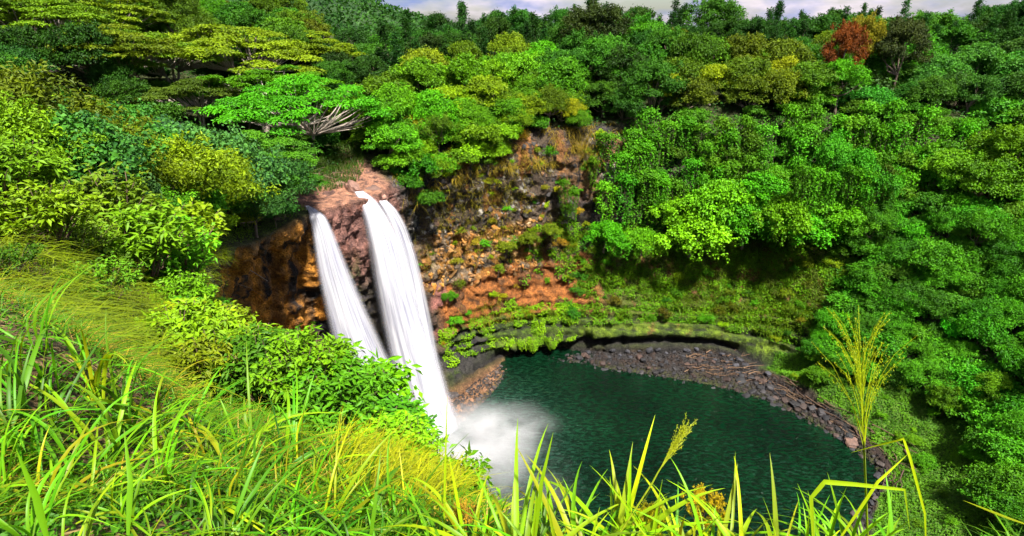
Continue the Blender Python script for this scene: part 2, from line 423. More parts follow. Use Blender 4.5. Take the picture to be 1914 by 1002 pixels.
disp += shore * (.8 * (fbm(G * .5, 3, 41) - .45) + .5 * (cidb - .5) * sstep(SG, 10.5, 11.2))
inl = sstep(TG, 7.0, 7.4)
disp += inl * (1 - near) * (1.2 * (fbm(G * .12, 4, 51) - .5)) + inl * .25 * (fbm(G * .7, 3, 52) - .5)
# mossy ledge: an overhanging roll above the cave and the shore
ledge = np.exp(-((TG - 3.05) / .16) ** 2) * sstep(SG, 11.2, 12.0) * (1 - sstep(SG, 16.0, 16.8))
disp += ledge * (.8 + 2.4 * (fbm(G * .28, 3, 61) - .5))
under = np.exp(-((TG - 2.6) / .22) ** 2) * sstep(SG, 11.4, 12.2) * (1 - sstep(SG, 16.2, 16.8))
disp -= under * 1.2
mossband = wall * sstep(SG, 10.9, 11.4) * (1 - sstep(SG, 16.6, 17.2)) * (1 - sstep(G[..., 2], 7, 10)) * sstep(TG, 2.95, 3.2)
stm = np.abs(((G[..., 2] + 1.1 * fbm(G * A(.1, .1, .3), 3, 19)) * .72) % 1 - .5) * 2
disp += mossband * (stm - .5) * 1.0
G = G + NRM * disp[..., None]
NRM2 = grid_normals(G)
if NRM2[SEG_S[0], nT - 30, 2] < 0: NRM2 = -NRM2
NRM = NRM2

# ------------------------------------------------------------------ what the surface is made of (soil, rock, moss)
Z = G[..., 2]
n_lo = fbm(G * .16, 4, 71); n_mid = fbm(G * .5, 4, 72); n_hi = fbm(G * 1.6, 3, 73)
streak = fbm(G * A(.8, .8, .09), 4, 75)
def C(*c): return np.array(c, float)
col = np.zeros(G.shape) + C(.035, .045, .012)                      # forest soil under the green
def paint(w, c):
    global col
    w = np.clip(w, 0, 1)[..., None]; col = col * (1 - w) + np.asarray(c) * w
def box(sa, sb, za, zb, ss=.25, sz=1.2, jit=1.0):
    j = (n_lo - .5) * jit; jz = (n_mid - .5) * jit * 5
    return sstep(SG + j, sa - ss, sa + ss) * (1 - sstep(SG + j, sb - ss, sb + ss)) * sstep(Z + jz, za - sz, za + sz) * (1 - sstep(Z + jz, zb - sz, zb + sz)) * (1 - sstep(TG, 7.0, 7.25))
# back wall
wl_ = wall > .3
paint(wall, C(.05, .042, .030))
paint(box(10.6, 13.8, 20, 36), np.where((streak > .52)[..., None], C(.035, .032, .034), C(.075, .055, .038)))
paint(box(10.6, 13.6, 20, 34) * sstep(n_hi, .60, .68) * sstep(n_lo, .48, .6), C(.38, .36, .34))
paint(box(11.7, 13.4, 22, 34) * sstep(streak, .57, .63), C(.22, .10, .03))
paint(box(10.9, 13.1, 13.5, 21.0, .2, .8, .6), C(.22, .105, .02))
paint(box(10.9, 13.1, 13.5, 21.5, .2, .8, .6) * sstep(n_mid, .55, .62), C(.20, .15, .10))
paint(box(10.9, 13.0, 13.5, 20.5, .2, .8, .6) * sstep(n_hi, .60, .66), C(.03, .025, .02))
paint(box(11.0, 13.7, 5.5, 14, .25, 1.0), C(.26, .095, .024))
paint(box(11.0, 13.5, 5.5, 14, .25, 1.0) * sstep(n_mid, .52, .6), C(.10, .045, .018))
paint(box(10.8, 11.4, 6, 15, .15, 1.5) * sstep(n_mid, .4, .55), C(.24, .10, .085))
paint(box(13.35, 14.15, 24.5, 33, .12, 1.0, .5), C(.20, .11, .05))
paint(box(13.5, 14.15, 27.5, 34, .1, 1.0, .5) * sstep(n_mid, .46, .55), C(.55, .50, .44))
paint(box(13.3, 14.2, 24, 34, .1, 1.0, .5) * sstep(n_hi, .57, .62), C(.04, .035, .035))
# lower wall: moss and grass
moss = wall * sstep(SG, 10.9, 11.3) * (1 - sstep(SG, 17.4, 18.2)) * (1 - sstep(Z + (n_mid - .5) * 4, 5.2, 7.0))
paint(moss, C(.060, .105, .010))
paint(moss * sstep(n_hi, .5, .6), C(.020, .030, .012)); paint(moss * sstep(1 - stm, .55, .8), C(.018, .022, .012))
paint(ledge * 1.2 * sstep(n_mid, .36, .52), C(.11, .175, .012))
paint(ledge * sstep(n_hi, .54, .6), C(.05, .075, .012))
paint(under * 1.2, C(.018, .017, .016))  # shade of the recess under the ledge, painted near-black into the rock colour
paint(wall * sstep(SG, 13.5, 14.1) * (1 - sstep(SG, 16.6, 17.1)) * sstep(Z, 5, 7) * (1 - sstep(Z, 15, 18)), C(.085, .115, .016))
paint(box(13.9, 16.6, 5.5, 16, .2, 1.5) * sstep(streak, .56, .64), C(.17, .085, .035))
paint(box(10.6, 12.3, 1.0, 4.2, .2, .7) * wall, C(.035, .033, .033))
# left face and crest
paint(box(5.4, 8.5, 3, 34, .25, 1.0) * wall, C(.26, .12, .032))
paint(box(5.4, 8.5, 3, 33, .25, 1.0) * wall * sstep(streak, .47, .53), C(.52, .22, .03))
paint(box(5.4, 8.6, 3, 33, .25, 1.0) * wall * sstep(1 - streak, .58, .63), C(.035, .03, .03))
paint(box(7.7, 8.9, 0, 29, .2, 1.5) * wall * sstep(n_mid, .38, .5), C(.025, .024, .022))
cr_ = sstep(SG, 8.35, 8.7) * (1 - sstep(SG, 10.3, 10.7))
paint(cr_ * sstep(Z, 19, 24) * (1 - inl * sstep(TG, 8.0, 8.4)), C(.25, .125, .105))
paint(cr_ * sstep(Z, 19, 24) * (1 - inl) * sstep(streak, .52, .58), C(.16, .07, .055))
paint(cr_ * wall * sstep(Z, 8, 12) * (1 - sstep(Z, 22, 27)) * sstep(streak, .46, .56), C(.06, .055, .022))
paint(cr_ * (1 - sstep(Z, 18, 23)) * sstep(n_hi, .48, .55), C(.035, .03, .032))
rimtop = cr_ * sstep(TG, 6.8, 7.1) * (1 - sstep(TG, 7.9, 8.4))
paint(rimtop, C(.26, .13, .085)); paint(rimtop * sstep(n_hi, .55, .62), C(.10, .055, .045))
# shore
paint(shore * sstep(SG, 10.6, 11.0) * (1 - sstep(SG, 12.7, 13.0)), C(.16, .085, .045))
paint(shore * sstep(SG, 13.2, 13.6) * (1 - sstep(SG, 19.4, 20)), C(.028, .019, .016))
paint(shore * sstep(SG, 13.2, 13.6) * (1 - sstep(SG, 19.4, 20)) * sstep(n_mid, .5, .58), C(.02, .019, .02))
lawn = sstep(TG + .5 * sstep(SG, 17.0, 18.0) + .5 * (n_mid - .5), 2.05, 2.25) * (1 - sstep(TG, 2.9, 3.15)) * sstep(SG, 15.8, 16.1) * (1 - sstep(SG, 19.6, 20.2))
paint(lawn, C(.07, .15, .012))
paint((1 - sstep(TG, .75, 1.05)), C(.02, .02, .016))
# ground by the lookout: reddish soil and dry thatch
fg = inl * (1 - sstep(np.linalg.norm(G - A(-4, 4, 47), axis=-1), 10, 18))
paint(fg, C(.10, .065, .028)); paint(fg * sstep(n_hi, .52, .6), C(.17, .125, .045))

def strip(name, j0, j1, mat):
    ks = np.where((TCO >= j0 - 1e-6) & (TCO <= j1 + 1e-6))[0]; m = len(ks)
    V = G[:, ks].reshape(-1, 3); Cc = col[:, ks].reshape(-1, 3)
    i = np.arange(nS)[:, None]; j = np.arange(m - 1)[None, :]; i2 = (i + 1) % nS
    Q = np.stack([i*m+j, i*m+j+1, i2*m+j+1, i2*m+j], -1).reshape(-1, 4)
    if np.dot(np.cross(V[Q[0][1]]-V[Q[0][0]], V[Q[0][3]]-V[Q[0][0]]), NRM[0, ks[0]]) < 0: Q = Q[:, ::-1]
    o = link(name, make_mesh(name, V, None, Q, mat, True, None, {'Col': Cc}))
    return tag(o, kind='structure'), V, Q

shore_o, v0, q0 = strip('pool_shore', 0, 2, M_GROUND)
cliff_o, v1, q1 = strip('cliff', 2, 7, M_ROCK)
ground_o, v2, q2 = strip('hillside', 7, 10, M_GROUND)
tag(shore_o, 'dark stony shore ringing the green pool', 'shore'); tag(cliff_o, 'curved rock cliff round the pool behind the falls', 'cliff')
tag(ground_o, 'sloping plateau ground under the forest and foreground grass', 'hillside')
BVH = BVHTree.FromPolygons([tuple(map(float, v)) for v in np.concatenate([v0, v1, v2])],
                           [tuple(map(int, q)) for q in np.concatenate([q0, q1 + len(v0), q2 + len(v0) + len(v1)])])

def hit(px, py):
    d = ray(px, py); r = BVH.ray_cast(Vector((0, 0, CAM_Z)), Vector(d).normalized(), 900)
    return None if r[0] is None else np.array(r[0])
def drop(x, y, ztop=120):
    r = BVH.ray_cast(Vector((x, y, ztop)), Vector((0, 0, -1)), 400)
    return None if r[0] is None else np.array(r[0])

# far wooded hill beyond the plateau and ground running on to the horizon
def far_ground():
    a = np.linspace(-1.35, 1.35, 90); r = np.geomspace(180, 4000, 60)
    Ag, Rg = np.meshgrid(a, r, indexing='ij')
    X = Rg * np.sin(Ag); Y = Rg * np.cos(Ag)
    P = np.stack([X, Y, np.zeros_like(X)], -1)
    hill = 112 * np.exp(-((X + 330) / 190) ** 2 - ((Y - 480) / 200) ** 2) + 60 * np.exp(-((X + 800) / 420) ** 2 - ((Y - 900) / 500) ** 2)
    z = 33 + hill + 6 * (fbm(P * .02, 4, 5) - .5) - 10 * sstep(Rg, 300, 180)
    V = np.stack([X, Y, z], -1).reshape(-1, 3); m = len(r)
    i = np.arange(len(a) - 1)[:, None]; j = np.arange(m - 1)[None, :]
    Q = np.stack([i*m+j, (i+1)*m+j, (i+1)*m+j+1, i*m+j+1], -1).reshape(-1, 4)
    nn = fbm(V * .06, 4, 8)[:, None]
    cc = C(.010, .035, .010) * (1 - nn) * 1.4 + C(.030, .07, .014) * nn
    o = link('hills', make_mesh('hills', V, None, Q, M_GROUND, True, None, {'Col': cc}))
    return tag(o, 'distant wooded hills on the skyline', 'hills', kind='structure'), V, Q
far_o, v3, q3 = far_ground()

# ------------------------------------------------------------------ pool
def pool():
    xs = np.linspace(-30, 62, 90); ys = np.linspace(18, 92, 80)
    X, Y = np.meshgrid(xs, ys, indexing='ij'); V = np.stack([X, Y, np.zeros_like(X)], -1).reshape(-1, 3)
    m = len(ys); i = np.arange(len(xs) - 1)[:, None]; j = np.arange(m - 1)[None, :]
    Q = np.stack([i*m+j, (i+1)*m+j, (i+1)*m+j+1, i*m+j+1], -1).reshape(-1, 4)
    d = np.hypot(V[:, 0] + 7, (V[:, 1] - 60)); aer = np.exp(-(d / 10) ** 2)[:, None]     # aerated water by the plunge
    cc = C(.03, .065, .06) * aer + C(0, .002, .001)
    g = hash3((V[:, 0]*9).astype(int), (V[:, 1]*9).astype(int), 0)
    o = link('pool_water', make_mesh('pool_water', V, None, Q, M_POOL, True, None, {'Col': cc}))
    tag(o, 'dark green rippled plunge pool below the falls', 'water', kind='structure')
pool()

# ------------------------------------------------------------------ waterfalls
def fall_sheet(path, layers, seed):
    """path: (centre px, py, half width px, Y); lofted sheets of falling water, each a bulging ribbon"""
    path = np.array(path, float); py = path[:, 1]
    yy = np.linspace(py[0], py[-1], 70)
    cx = np.interp(yy, py, path[:, 0]); hw = np.interp(yy, py, path[:, 2]); Yd = np.interp(yy, py, path[:, 3])
    for _ in range(4):
        for a in (cx, hw, Yd): a[1:-1] = .25*a[:-2] + .5*a[1:-1] + .25*a[2:]
    Cn = np.array([at(a, b, Y=c) for a, b, c in zip(cx, yy, Yd)]); Lf = np.array([at(a-w, b, Y=c) for a, w, b, c in zip(cx, hw, yy, Yd)])
    half = np.linalg.norm(Cn - Lf, axis=1) * 1.08; side = unit(A(.93, .37, 0)); out = unit(A(.37, -.93, 0))
    s = np.concatenate([[0], np.cumsum(np.linalg.norm(np.diff(Cn, axis=0), axis=1))])
    Vs, Qs, Fl, n = [], [], [], 0; K = 25
    rg = np.random.default_rng(seed)
    for L in range(layers):
        k = np.linspace(-1, 1, K); off = rg.uniform(-.12, .12) if L else 0; wsc = 1.0 if L == 0 else rg.uniform(.72, .98)
        bul = .55 * np.sqrt(np.maximum(0, 1 - k**2)) * (1 - .55 * L / max(1, layers))
        rows = Cn[:, None] + side * ((k[None, :] * wsc + off) * half[:, None])[..., None] + out * (bul[None, :] * half[:, None])[..., None]
        rows += out * (.25 * half[:, None] * (vnoise(np.stack([np.repeat(k[None] * 3.5, 70, 0), np.repeat(s[:, None] * .04, K, 1), np.full((70, K), L * 3.7 + seed)], -1)) - .5))[..., None]
        i = np.arange(69)[:, None]; j = np.arange(K - 1)[None, :]
        Qs.append(np.stack([i*K+j, (i+1)*K+j, (i+1)*K+j+1, i*K+j+1], -1).reshape(-1, 4) + n); n += 70 * K
        Vs.append(rows.reshape(-1, 3))
        Fl.append(np.stack([np.repeat(((k + 1) / 2)[None], 70, 0), np.repeat(s[:, None], K, 1), np.full((70, K), L * 2.3 + seed)], -1).reshape(-1, 3))
    return make_mesh('fall', np.concatenate(Vs), None, np.concatenate(Qs), M_FALLS, True, None, {'Flow': np.concatenate(Fl)})

FL = [(574,384,4,57.2),(583,388,9,56.6),(592,397,14,56.2),(606,440,20,56.0),(622,500,28,55.9),(648,580,36,55.8),(676,660,44,55.7),(704,730,52,55.6),(735,800,60,55.6),(765,862,68,55.7)]
FM = [(670,357,9,65.0),(676,361,13,64.7),(684,370,17,64.3),(701,402,24,63.8),(718,450,32,63.4),(736,530,37,63.0),(753,600,41,62.8),(773,670,46,62.5),(792,740,49,62.2),(814,806,53,62.0)]
FS = [(714,374,9,66.0),(725,384,13,65.6),(744,420,15,65.2),(761,470,16,65.0),(775,530,17,64.7),(787,600,20,64.3),(797,680,26,63.8),(815,760,30,63.0),(826,802,32,62.6)]
w1 = link('waterfall', fall_sheet(FL, 3, 1)); tag(w1, 'narrow white waterfall dropping from the notch beside the leafy bank', 'waterfall', 'silky waterfalls')
w2 = link('waterfall', fall_sheet(FM, 4, 2)); tag(w2, 'broad white waterfall pouring over the reddish rock crest', 'waterfall', 'silky waterfalls')
w3 = link('waterfall', fall_sheet(FS, 2, 3)); tag(w3, 'thin white veil of water behind the broad waterfall, beside dark rock', 'waterfall', 'silky waterfalls')

# ------------------------------------------------------------------ plants: prototypes
UP = A(0, 0, 1)
def leaves(g, P, N, AX, L, W, var, fold=.18):
    """kite-shaped leaves folded on the midrib; all arguments are arrays"""
    n = len(P); N = unit(N); AX = unit(AX - N * np.sum(AX * N, -1, keepdims=True)); S = np.cross(N, AX)
    L = np.broadcast_to(L, (n,))[:, None]; W = np.broadcast_to(W, (n,))[:, None]
    mid = P + AX * L * .45 + N * W * fold
    V = np.stack([P, mid + S * W * .5, P + AX * L - N * L * .12, mid - S * W * .5], 1).reshape(-1, 3)
    b = np.arange(n)[:, None] * 4
    T = np.concatenate([b + A(0, 1, 2).astype(int), b + A(0, 2, 3).astype(int)], 1).reshape(-1, 3)
    g.add(V, T, None, np.repeat(np.clip(var, 0, 1), 4))

def sph(rg, n):
    v = rg.normal(size=(n, 3)); return unit(v)

def lobe_leaves(g, rg, c, r, n, L, W, var0, up=.55, flat=1.0, droop=.35, low=-.35):
    d = sph(rg, int(n * 1.7)); d = d[d[:, 2] > low][:n]; m = len(d)
    rr = r * (1 - .45 * rg.random(m) ** 2.2)[:, None]
    P = c + d * rr * A(1, 1, flat) * (1 + .26 * rg.normal(size=(m, 1)))
    N = unit(d * .6 + UP * up * .8 + rg.normal(size=(m, 3)) * .55)
    AX = unit(np.cross(N, rg.normal(size=(m, 3)))) + d * .5 - UP * droop
    top = np.clip((d[:, 2] + .4) / 1.4, 0, 1)
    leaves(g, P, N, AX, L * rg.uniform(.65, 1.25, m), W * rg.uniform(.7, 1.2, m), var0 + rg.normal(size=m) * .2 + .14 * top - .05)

def limbs(rg, H, targets, r0, base_split=.35, n=6):
    g = Geo(); k0 = A(rg.normal() * .05 * H, rg.normal() * .05 * H, H * base_split)
    tube(g, [A(0, 0, -.6), A(k0[0]*.2, k0[1]*.2, k0[2]*.45), k0], [r0 * 1.25, r0, r0 * .85], n)
    for t in targets:
        m = k0 * .5 + t * .5 + A(*(rg.normal(size=3) * .06 * H)) + A(0, 0, -.04 * H)
        tube(g, [k0 - A(0, 0, .1), k0*.8 + m*.2, m, m*.4 + t*.6, t], [r0*.62, r0*.55, r0*.38, r0*.24, r0*.10], max(4, n - 1))
    return g

PROTO = {}
def proto(key, trunk_g, crown_g):
    PROTO[key] = (trunk_g.mesh(key + '_trunk', M_BARK, True) if trunk_g else None, crown_g.mesh(key + '_crown', M_LEAF))

def mk_broad(key, seed, H, Rr, nl, nleaf, L, W, lr=.30, flat=.8, low=-.3, up=.55):
    rg = np.random.default_rng(seed); g = Geo(); cs = []
    for i in range(nl):
        a = rg.uniform(0, 2*np.pi); q = rg.random() ** .55; zt = rg.uniform(-.25, 1) if q > .45 else rg.uniform(.55, 1)
        r = Rr * q * math.sqrt(max(.05, 1 - max(0, zt) ** 2 * .8))
        c = A(r * math.cos(a), r * math.sin(a), H * .62 + zt * H * .34); cs.append(c)
        rad = Rr * lr * rg.uniform(.65, 1.25); vv = rg.uniform(.22, .72)
        lobe_leaves(g, rg, c, rad, int(nleaf * (rad / (Rr * lr)) ** 2), L, W, vv, up, flat, .35, low)
    for i in range(nl):                                    # twigs reaching out of the rounded mass
        d = sph(rg, 1)[0]; d[2] = abs(d[2]) * .9 - .1; k = cs[int(rg.integers(nl))]; c = k + d * Rr * lr * rg.uniform(1.0, 1.9)
        lobe_leaves(g, rg, c, Rr * lr * rg.uniform(.25, .5), int(nleaf * .22), L * 1.05, W, rg.uniform(.35, .85), up, 1.0, .3, -.6)
    pick = [cs[i] for i in rg.choice(nl, min(7, nl), False)]
    proto(key, limbs(rg, H, pick, .028 * H), g)

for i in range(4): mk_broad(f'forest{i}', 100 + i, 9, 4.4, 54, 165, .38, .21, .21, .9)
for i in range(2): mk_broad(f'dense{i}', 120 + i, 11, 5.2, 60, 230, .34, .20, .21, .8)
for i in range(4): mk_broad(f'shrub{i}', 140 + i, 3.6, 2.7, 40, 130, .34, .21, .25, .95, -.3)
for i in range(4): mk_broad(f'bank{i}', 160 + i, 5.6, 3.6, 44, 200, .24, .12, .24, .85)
for i in range(2): mk_broad(f'heart{i}', 180 + i, 5.6, 3.6, 44, 150, .23, .20, .24, .9)       # big rounded leaves
for i in range(3): mk_broad(f'tuft{i}', 200 + i, 1.3, .95, 12, 60, .22, .10, .42, .8)

def mk_sapling(key, seed, H):
    rg = np.random.default_rng(seed); g = Geo(); tg = Geo()
    tube(tg, [A(0,0,-.5), A(.1,0,H*.4), A(0,.1,H*.97)], [.11, .08, .02], 5)
    for i in range(46):
        zt = rg.uniform(.22, 1.0); a = rg.uniform(0, 2*np.pi); ln = (1.12 - zt) * 1.9 * rg.uniform(.6, 1.2)
        b = A(0, 0, H * zt); tip = b + A(math.cos(a) * ln, math.sin(a) * ln, ln * .75)
        if i % 3 == 0: tube(tg, [b, b*.5 + tip*.5, tip], [.03, .02, .01], 3)
        n = 34; u = rg.random((n, 1)) ** .7; P = b + (tip - b) * u + rg.normal(size=(n, 3)) * .18
        N = sph(rg, n) * .7 + UP * .6; AX = unit(tip - b) + rg.normal(size=(n, 3)) * .6
        leaves(g, P, N, AX, .42 * rg.uniform(.6, 1.2, n), .13, rg.normal(.42, .16, n))
    proto(key, tg, g)
for i in range(3): mk_sapling(f'sapling{i}', 220 + i, 9.0)

def strand(g, rg, p0, ln, n, L=.28, W=.22, v=.55, sway=.25):
    u = np.sort(rg.random(n))[:, None]
    P = p0 + A(0, 0, -1) * u * ln + np.stack([np.sin(u[:, 0]*5 + rg.uniform(0, 6)) * sway, np.cos(u[:, 0]*4 + rg.uniform(0, 6)) * sway, 0*u[:, 0]], -1) + rg.normal(size=(n, 3)) * .13
    N = rg.normal(size=(n, 3)) * .5 + A(0, 0, .75); AX = rg.normal(size=(n, 3)) * .5 + A(0, 0, -.9)
    leaves(g, P, N, AX, L * rg.uniform(.7, 1.2, n), W, rg.normal(v, .17, n))

def mk_draped(key, seed, H, Rr):
    rg = np.random.default_rng(seed); g = Geo(); cs = []
    for i in range(40):
        a = rg.uniform(0, 2*np.pi); q = rg.random() ** .6; zt = (1 - q * q) * rg.uniform(.6, 1.05) + rg.uniform(-.15, .1)
        c = A(Rr*q*math.cos(a), Rr*q*math.sin(a), H * (.42 + .5 * zt)); cs.append(c); vv = rg.uniform(.35, .8)
        lobe_leaves(g, rg, c, Rr * .21 * rg.uniform(.7, 1.3), 120, .34, .26, vv, .6, .7, .4, -.15)
        for k in range(3):
            strand(g, rg, c + A(*(rg.normal(size=2) * Rr * .15), 0), rg.uniform(.8, 2.6), 26, .30, .22, vv - .08)
    proto(key, limbs(rg, H, [cs[i] for i in rg.choice(40, 6, False)], .18), g)
for i in range(3): mk_draped(f'draped{i}', 240 + i, 5.6, 4.2)

def mk_vine(key, seed, Wd, ln):
    rg = np.random.default_rng(seed); g = Geo(); tg = Geo()
    for i in range(15):
        p0 = A(rg.uniform(-Wd, Wd), rg.uniform(-.35, .1), rg.uniform(-.8, .3)); l = ln * rg.uniform(.35, 1.05)
        strand(g, rg, p0, l, int(32 * l / 3), .30, .24, rg.uniform(.35, .7), .22)
        tube(tg, [p0 + A(0, .1, 0), p0 + A(.1, .1, -l*.5), p0 + A(0, .1, -l)], [.03, .025, .015], 3)
    for i in range(6):
        lobe_leaves(g, rg, A(rg.uniform(-Wd, Wd), 0, rg.uniform(-.5, .5)), .8, 110, .32, .25, rg.uniform(.4, .75))
    PROTO[key] = (tg.mesh(key + '_stems', M_BARK, True), g.mesh(key + '_leaves', M_LEAF))
for i in range(3): mk_vine(f'vine{i}', 260 + i, 1.5, 6.5)

def mk_umbrella(key, seed, H, Rr, npad, levels=3):
    rg = np.random.default_rng(seed); g = Geo(); tg = Geo()
    ns = rg.integers(2, 4); stems = []
    for s_ in range(ns):
        a = 2*np.pi*s_/ns + rg.uniform(0, .8); k = A(math.cos(a)*H*.12, math.sin(a)*H*.12, H*rg.uniform(.32, .45))
        tube(tg, [A(math.cos(a)*.15, math.sin(a)*.15, -.6), k*.45 + A(0,0,.02*H), k], [.030*H, .022*H, .018*H], 7); stems.append(k)
    for i in range(npad):
        a = rg.uniform(0, 2*np.pi); q = math.sqrt(rg.random()); lev = rg.integers(0, levels) / max(1, levels - 1) if levels > 1 else 1
        zc = H * (.66 + .33 * (1 - q * q) - .17 * (1 - lev) * (1 - .5 * q)) + rg.normal() * .015 * H
        rad = Rr * q * (.92 + .1 * lev)
        c = A(rad*math.cos(a), rad*math.sin(a), zc)
        k = min(stems, key=lambda s: np.linalg.norm(s[:2] - c[:2])); m = k*.45 + c*.55 + A(0, 0, -.05*H) + A(*(rg.normal(size=3)*.02*H))
        tube(tg, [k - A(0,0,.1), k*.75 + m*.25, m, m*.45 + c*.55 - A(0,0,.1), c], [.0125*H, .011*H, .0075*H, .005*H, .002*H], 5)
        pr = Rr * rg.uniform(.12, .23); vv = rg.uniform(.3, .7)
        nf = 16
        for f in range(nf):                              # feathery sprays radiating in a flat pad
            fa = 2*np.pi*f/nf + rg.uniform(-.2, .2); fl = pr * rg.uniform(.55, 1.1); n = int(26 * fl / (Rr * .2)) + 6
            u = rg.random((n, 1)) ** .75; dr = A(math.cos(fa), math.sin(fa), 0)
            P = c + dr * u * fl + np.cross(UP, dr) * rg.normal(size=(n, 1)) * pr * .16 + UP * (.05*pr - .18*pr * u**2 + rg.normal(size=(n, 1)) * .035 * pr)
            N = UP + rg.normal(size=(n, 3)) * .28 + dr * .2; AX = dr + rg.normal(size=(n, 3)) * .7
            leaves(g, P, N, AX, Rr * .036 * rg.uniform(.6, 1.3, n), Rr * .018, vv + rg.normal(size=n) * .15)
    proto(key, tg, g)
mk_umbrella('umbrella0', 301, 10, 11, 66, 3); mk_umbrella('umbrella1', 302, 10, 11, 64, 3); mk_umbrella('umbrella2', 303, 10, 11, 70, 3)

N_PLACED = 0
def place(key, loc, scale, label, cat, name, group=None, color=(.05,.15,.015), bark=(.16,.12,.09), rot=None, names=('trunk', 'crown'), tilt=0, jit=.12):
    global N_PLACED
    N_PLACED += 1
    tm, cm = PROTO[key]
    e = bpy.data.objects.new(name, None); COL.objects.link(e); e.empty_display_size = .3
    e.location = loc; sc = np.array(scale if hasattr(scale, '__len__') else [scale * random.uniform(.82, 1.2) for _ in range(3)]); e.scale = sc
    e.rotation_euler = (random.gauss(0, .05) + tilt, random.gauss(0, .05), random.uniform(0, 6.28) if rot is None else rot)
    k = [max(0, 1 + random.gauss(0, jit)) for _ in range(3)]; kk = random.gauss(1, jit)
    if tm: link(names[0], tm, e, color=bark)
    link(names[1], cm, e, color=tuple(min(.9, c * a * kk) for c, a in zip(color, (k[0], k[1], k[2]))))
    tag(e, label, cat, group)
    return e

# ------------------------------------------------------------------ plants: where they grow
LIME, BRIGHT, MID, DARK, BLUE, OLIVE = (.165,.265,.005), (.070,.235,.006), (.042,.145,.008), (.016,.062,.009), (.038,.140,.024), (.100,.145,.006)
YEL = (.25,.29,.006)
AREA = np.zeros((nS, nT))
_e1 = np.roll(G, -1, 0) - G; _e2 = np.gradient(G, axis=1); AREA = np.linalg.norm(np.cross(_e1, _e2), axis=-1)
PXG, PYG, DEP = project(G)
INVIEW = (DEP > 1) & (PXG > -220) & (PXG < 2150) & (PYG > -160) & (PYG < 1150)

def pick(mask, n, dmin, taken=None, wz=None):
    """n spots on the terrain where mask holds, no two closer than dmin"""
    w = (AREA * mask * INVIEW).ravel()
    if wz is not None: w = w * wz.ravel()
    idx = RNG.choice(len(w), size=min(n * 14, int((w > 0).sum())), replace=False, p=w / w.sum())
    P = G.reshape(-1, 3)[idx]; out = []
    taken = [] if taken is None else taken
    pts = [t for t in taken]
    for i, p in zip(idx, P):
        if len(out) >= n: break
        if all((p[0]-q[0])**2 + (p[1]-q[1])**2 + (p[2]-q[2])**2 > dmin * dmin for q in pts): pts.append(p); out.append((i, p))
    taken.extend(p for _, p in out)
    return [(SG.ravel()[i], TG.ravel()[i], p) for i, p in out]

def m_(s0, s1, t0, t1): return ((SG > s0) & (SG < s1) & (TG > t0) & (TG < t1)).astype(float)
def mixc(a, b, t): return tuple(x * (1 - t) + y * t for x, y in zip(a, b))
rc = random.choice

# forest on the plateau behind the back wall
FT = []
for s, t, p in pick(m_(10.9, 19.2, 7.12, 8.55), 130, 3.6, FT) + pick(m_(10.9, 19.2, 8.55, 9.3) * (G[..., 1] < 170), 90, 5.0, FT):
    px, py, _ = project(p); far = t > 8.55
    if far: c, lab = mixc(DARK, MID, random.random() * .7), 'dark green tree of the back rows near the skyline'; k = rc(['forest0', 'forest1', 'dense0', 'forest3'])
    elif s < 13.4: c, lab = mixc(mixc(LIME, BRIGHT, random.random() * .8), MID, random.random() ** 2 * .7), 'yellow-green tree on the plateau above the bare rock wall'; k = rc(['forest0', 'forest1', 'forest2', 'forest3'])
    elif s < 14.5: c, lab = mixc(MID, DARK, random.random() * .8), 'deep green dense tree above the pale rock patch'; k = rc(['dense0', 'dense1', 'forest2'])
    elif s < 16.2: c, lab = mixc(OLIVE, MID, random.random()), 'olive to mid green tree above the vine-hung wall'; k = rc(['forest0', 'forest2', 'forest3'])
    else: c, lab = mixc(MID, BLUE, random.random()), 'blue-green broadleaf tree high on the slope right of the orange-leaved tree'; k = rc(['forest1', 'forest3', 'heart0', 'shrub1'])
    sc = random.uniform(.75, 1.15) * (1.5 if k[0] == 'h' else 2.2 if k[0] == 's' else 1) * (.85 if t < 7.5 else 1)
    place(k, p - A(0, 0, (1.4 if far else 2.3) * sc), sc * (1.05 if far else 1), lab, 'tree', 'forest_tree', 'plateau forest: ' + lab, c)
for s, t, p in pick(m_(11.5, 19.2, 8.75, 9.12), 120, 1.9):
    place(f'sapling{random.randrange(3)}', p - A(0, 0, 1), random.uniform(1.0, 1.38), 'slender dark sapling with a pointed top on the skyline', 'tree', 'sapling_tree', 'saplings on the skyline', mixc(DARK, BLUE, random.random() * .6))

def tree_at(key, px, py, Y, scale, label, name, color, group=None, bark=(.16,.12,.09), cat='tree', sink=.3, zoff=0, rot=None, ground=True):
    p = at(px, py, Y=Y)
    d = drop(p[0], p[1]); z = d[2] - sink if (d is not None and ground) else p[2]
    return place(key, (p[0], p[1], z + zoff), scale, label, cat, name, group, color, bark, rot, jit=.05)

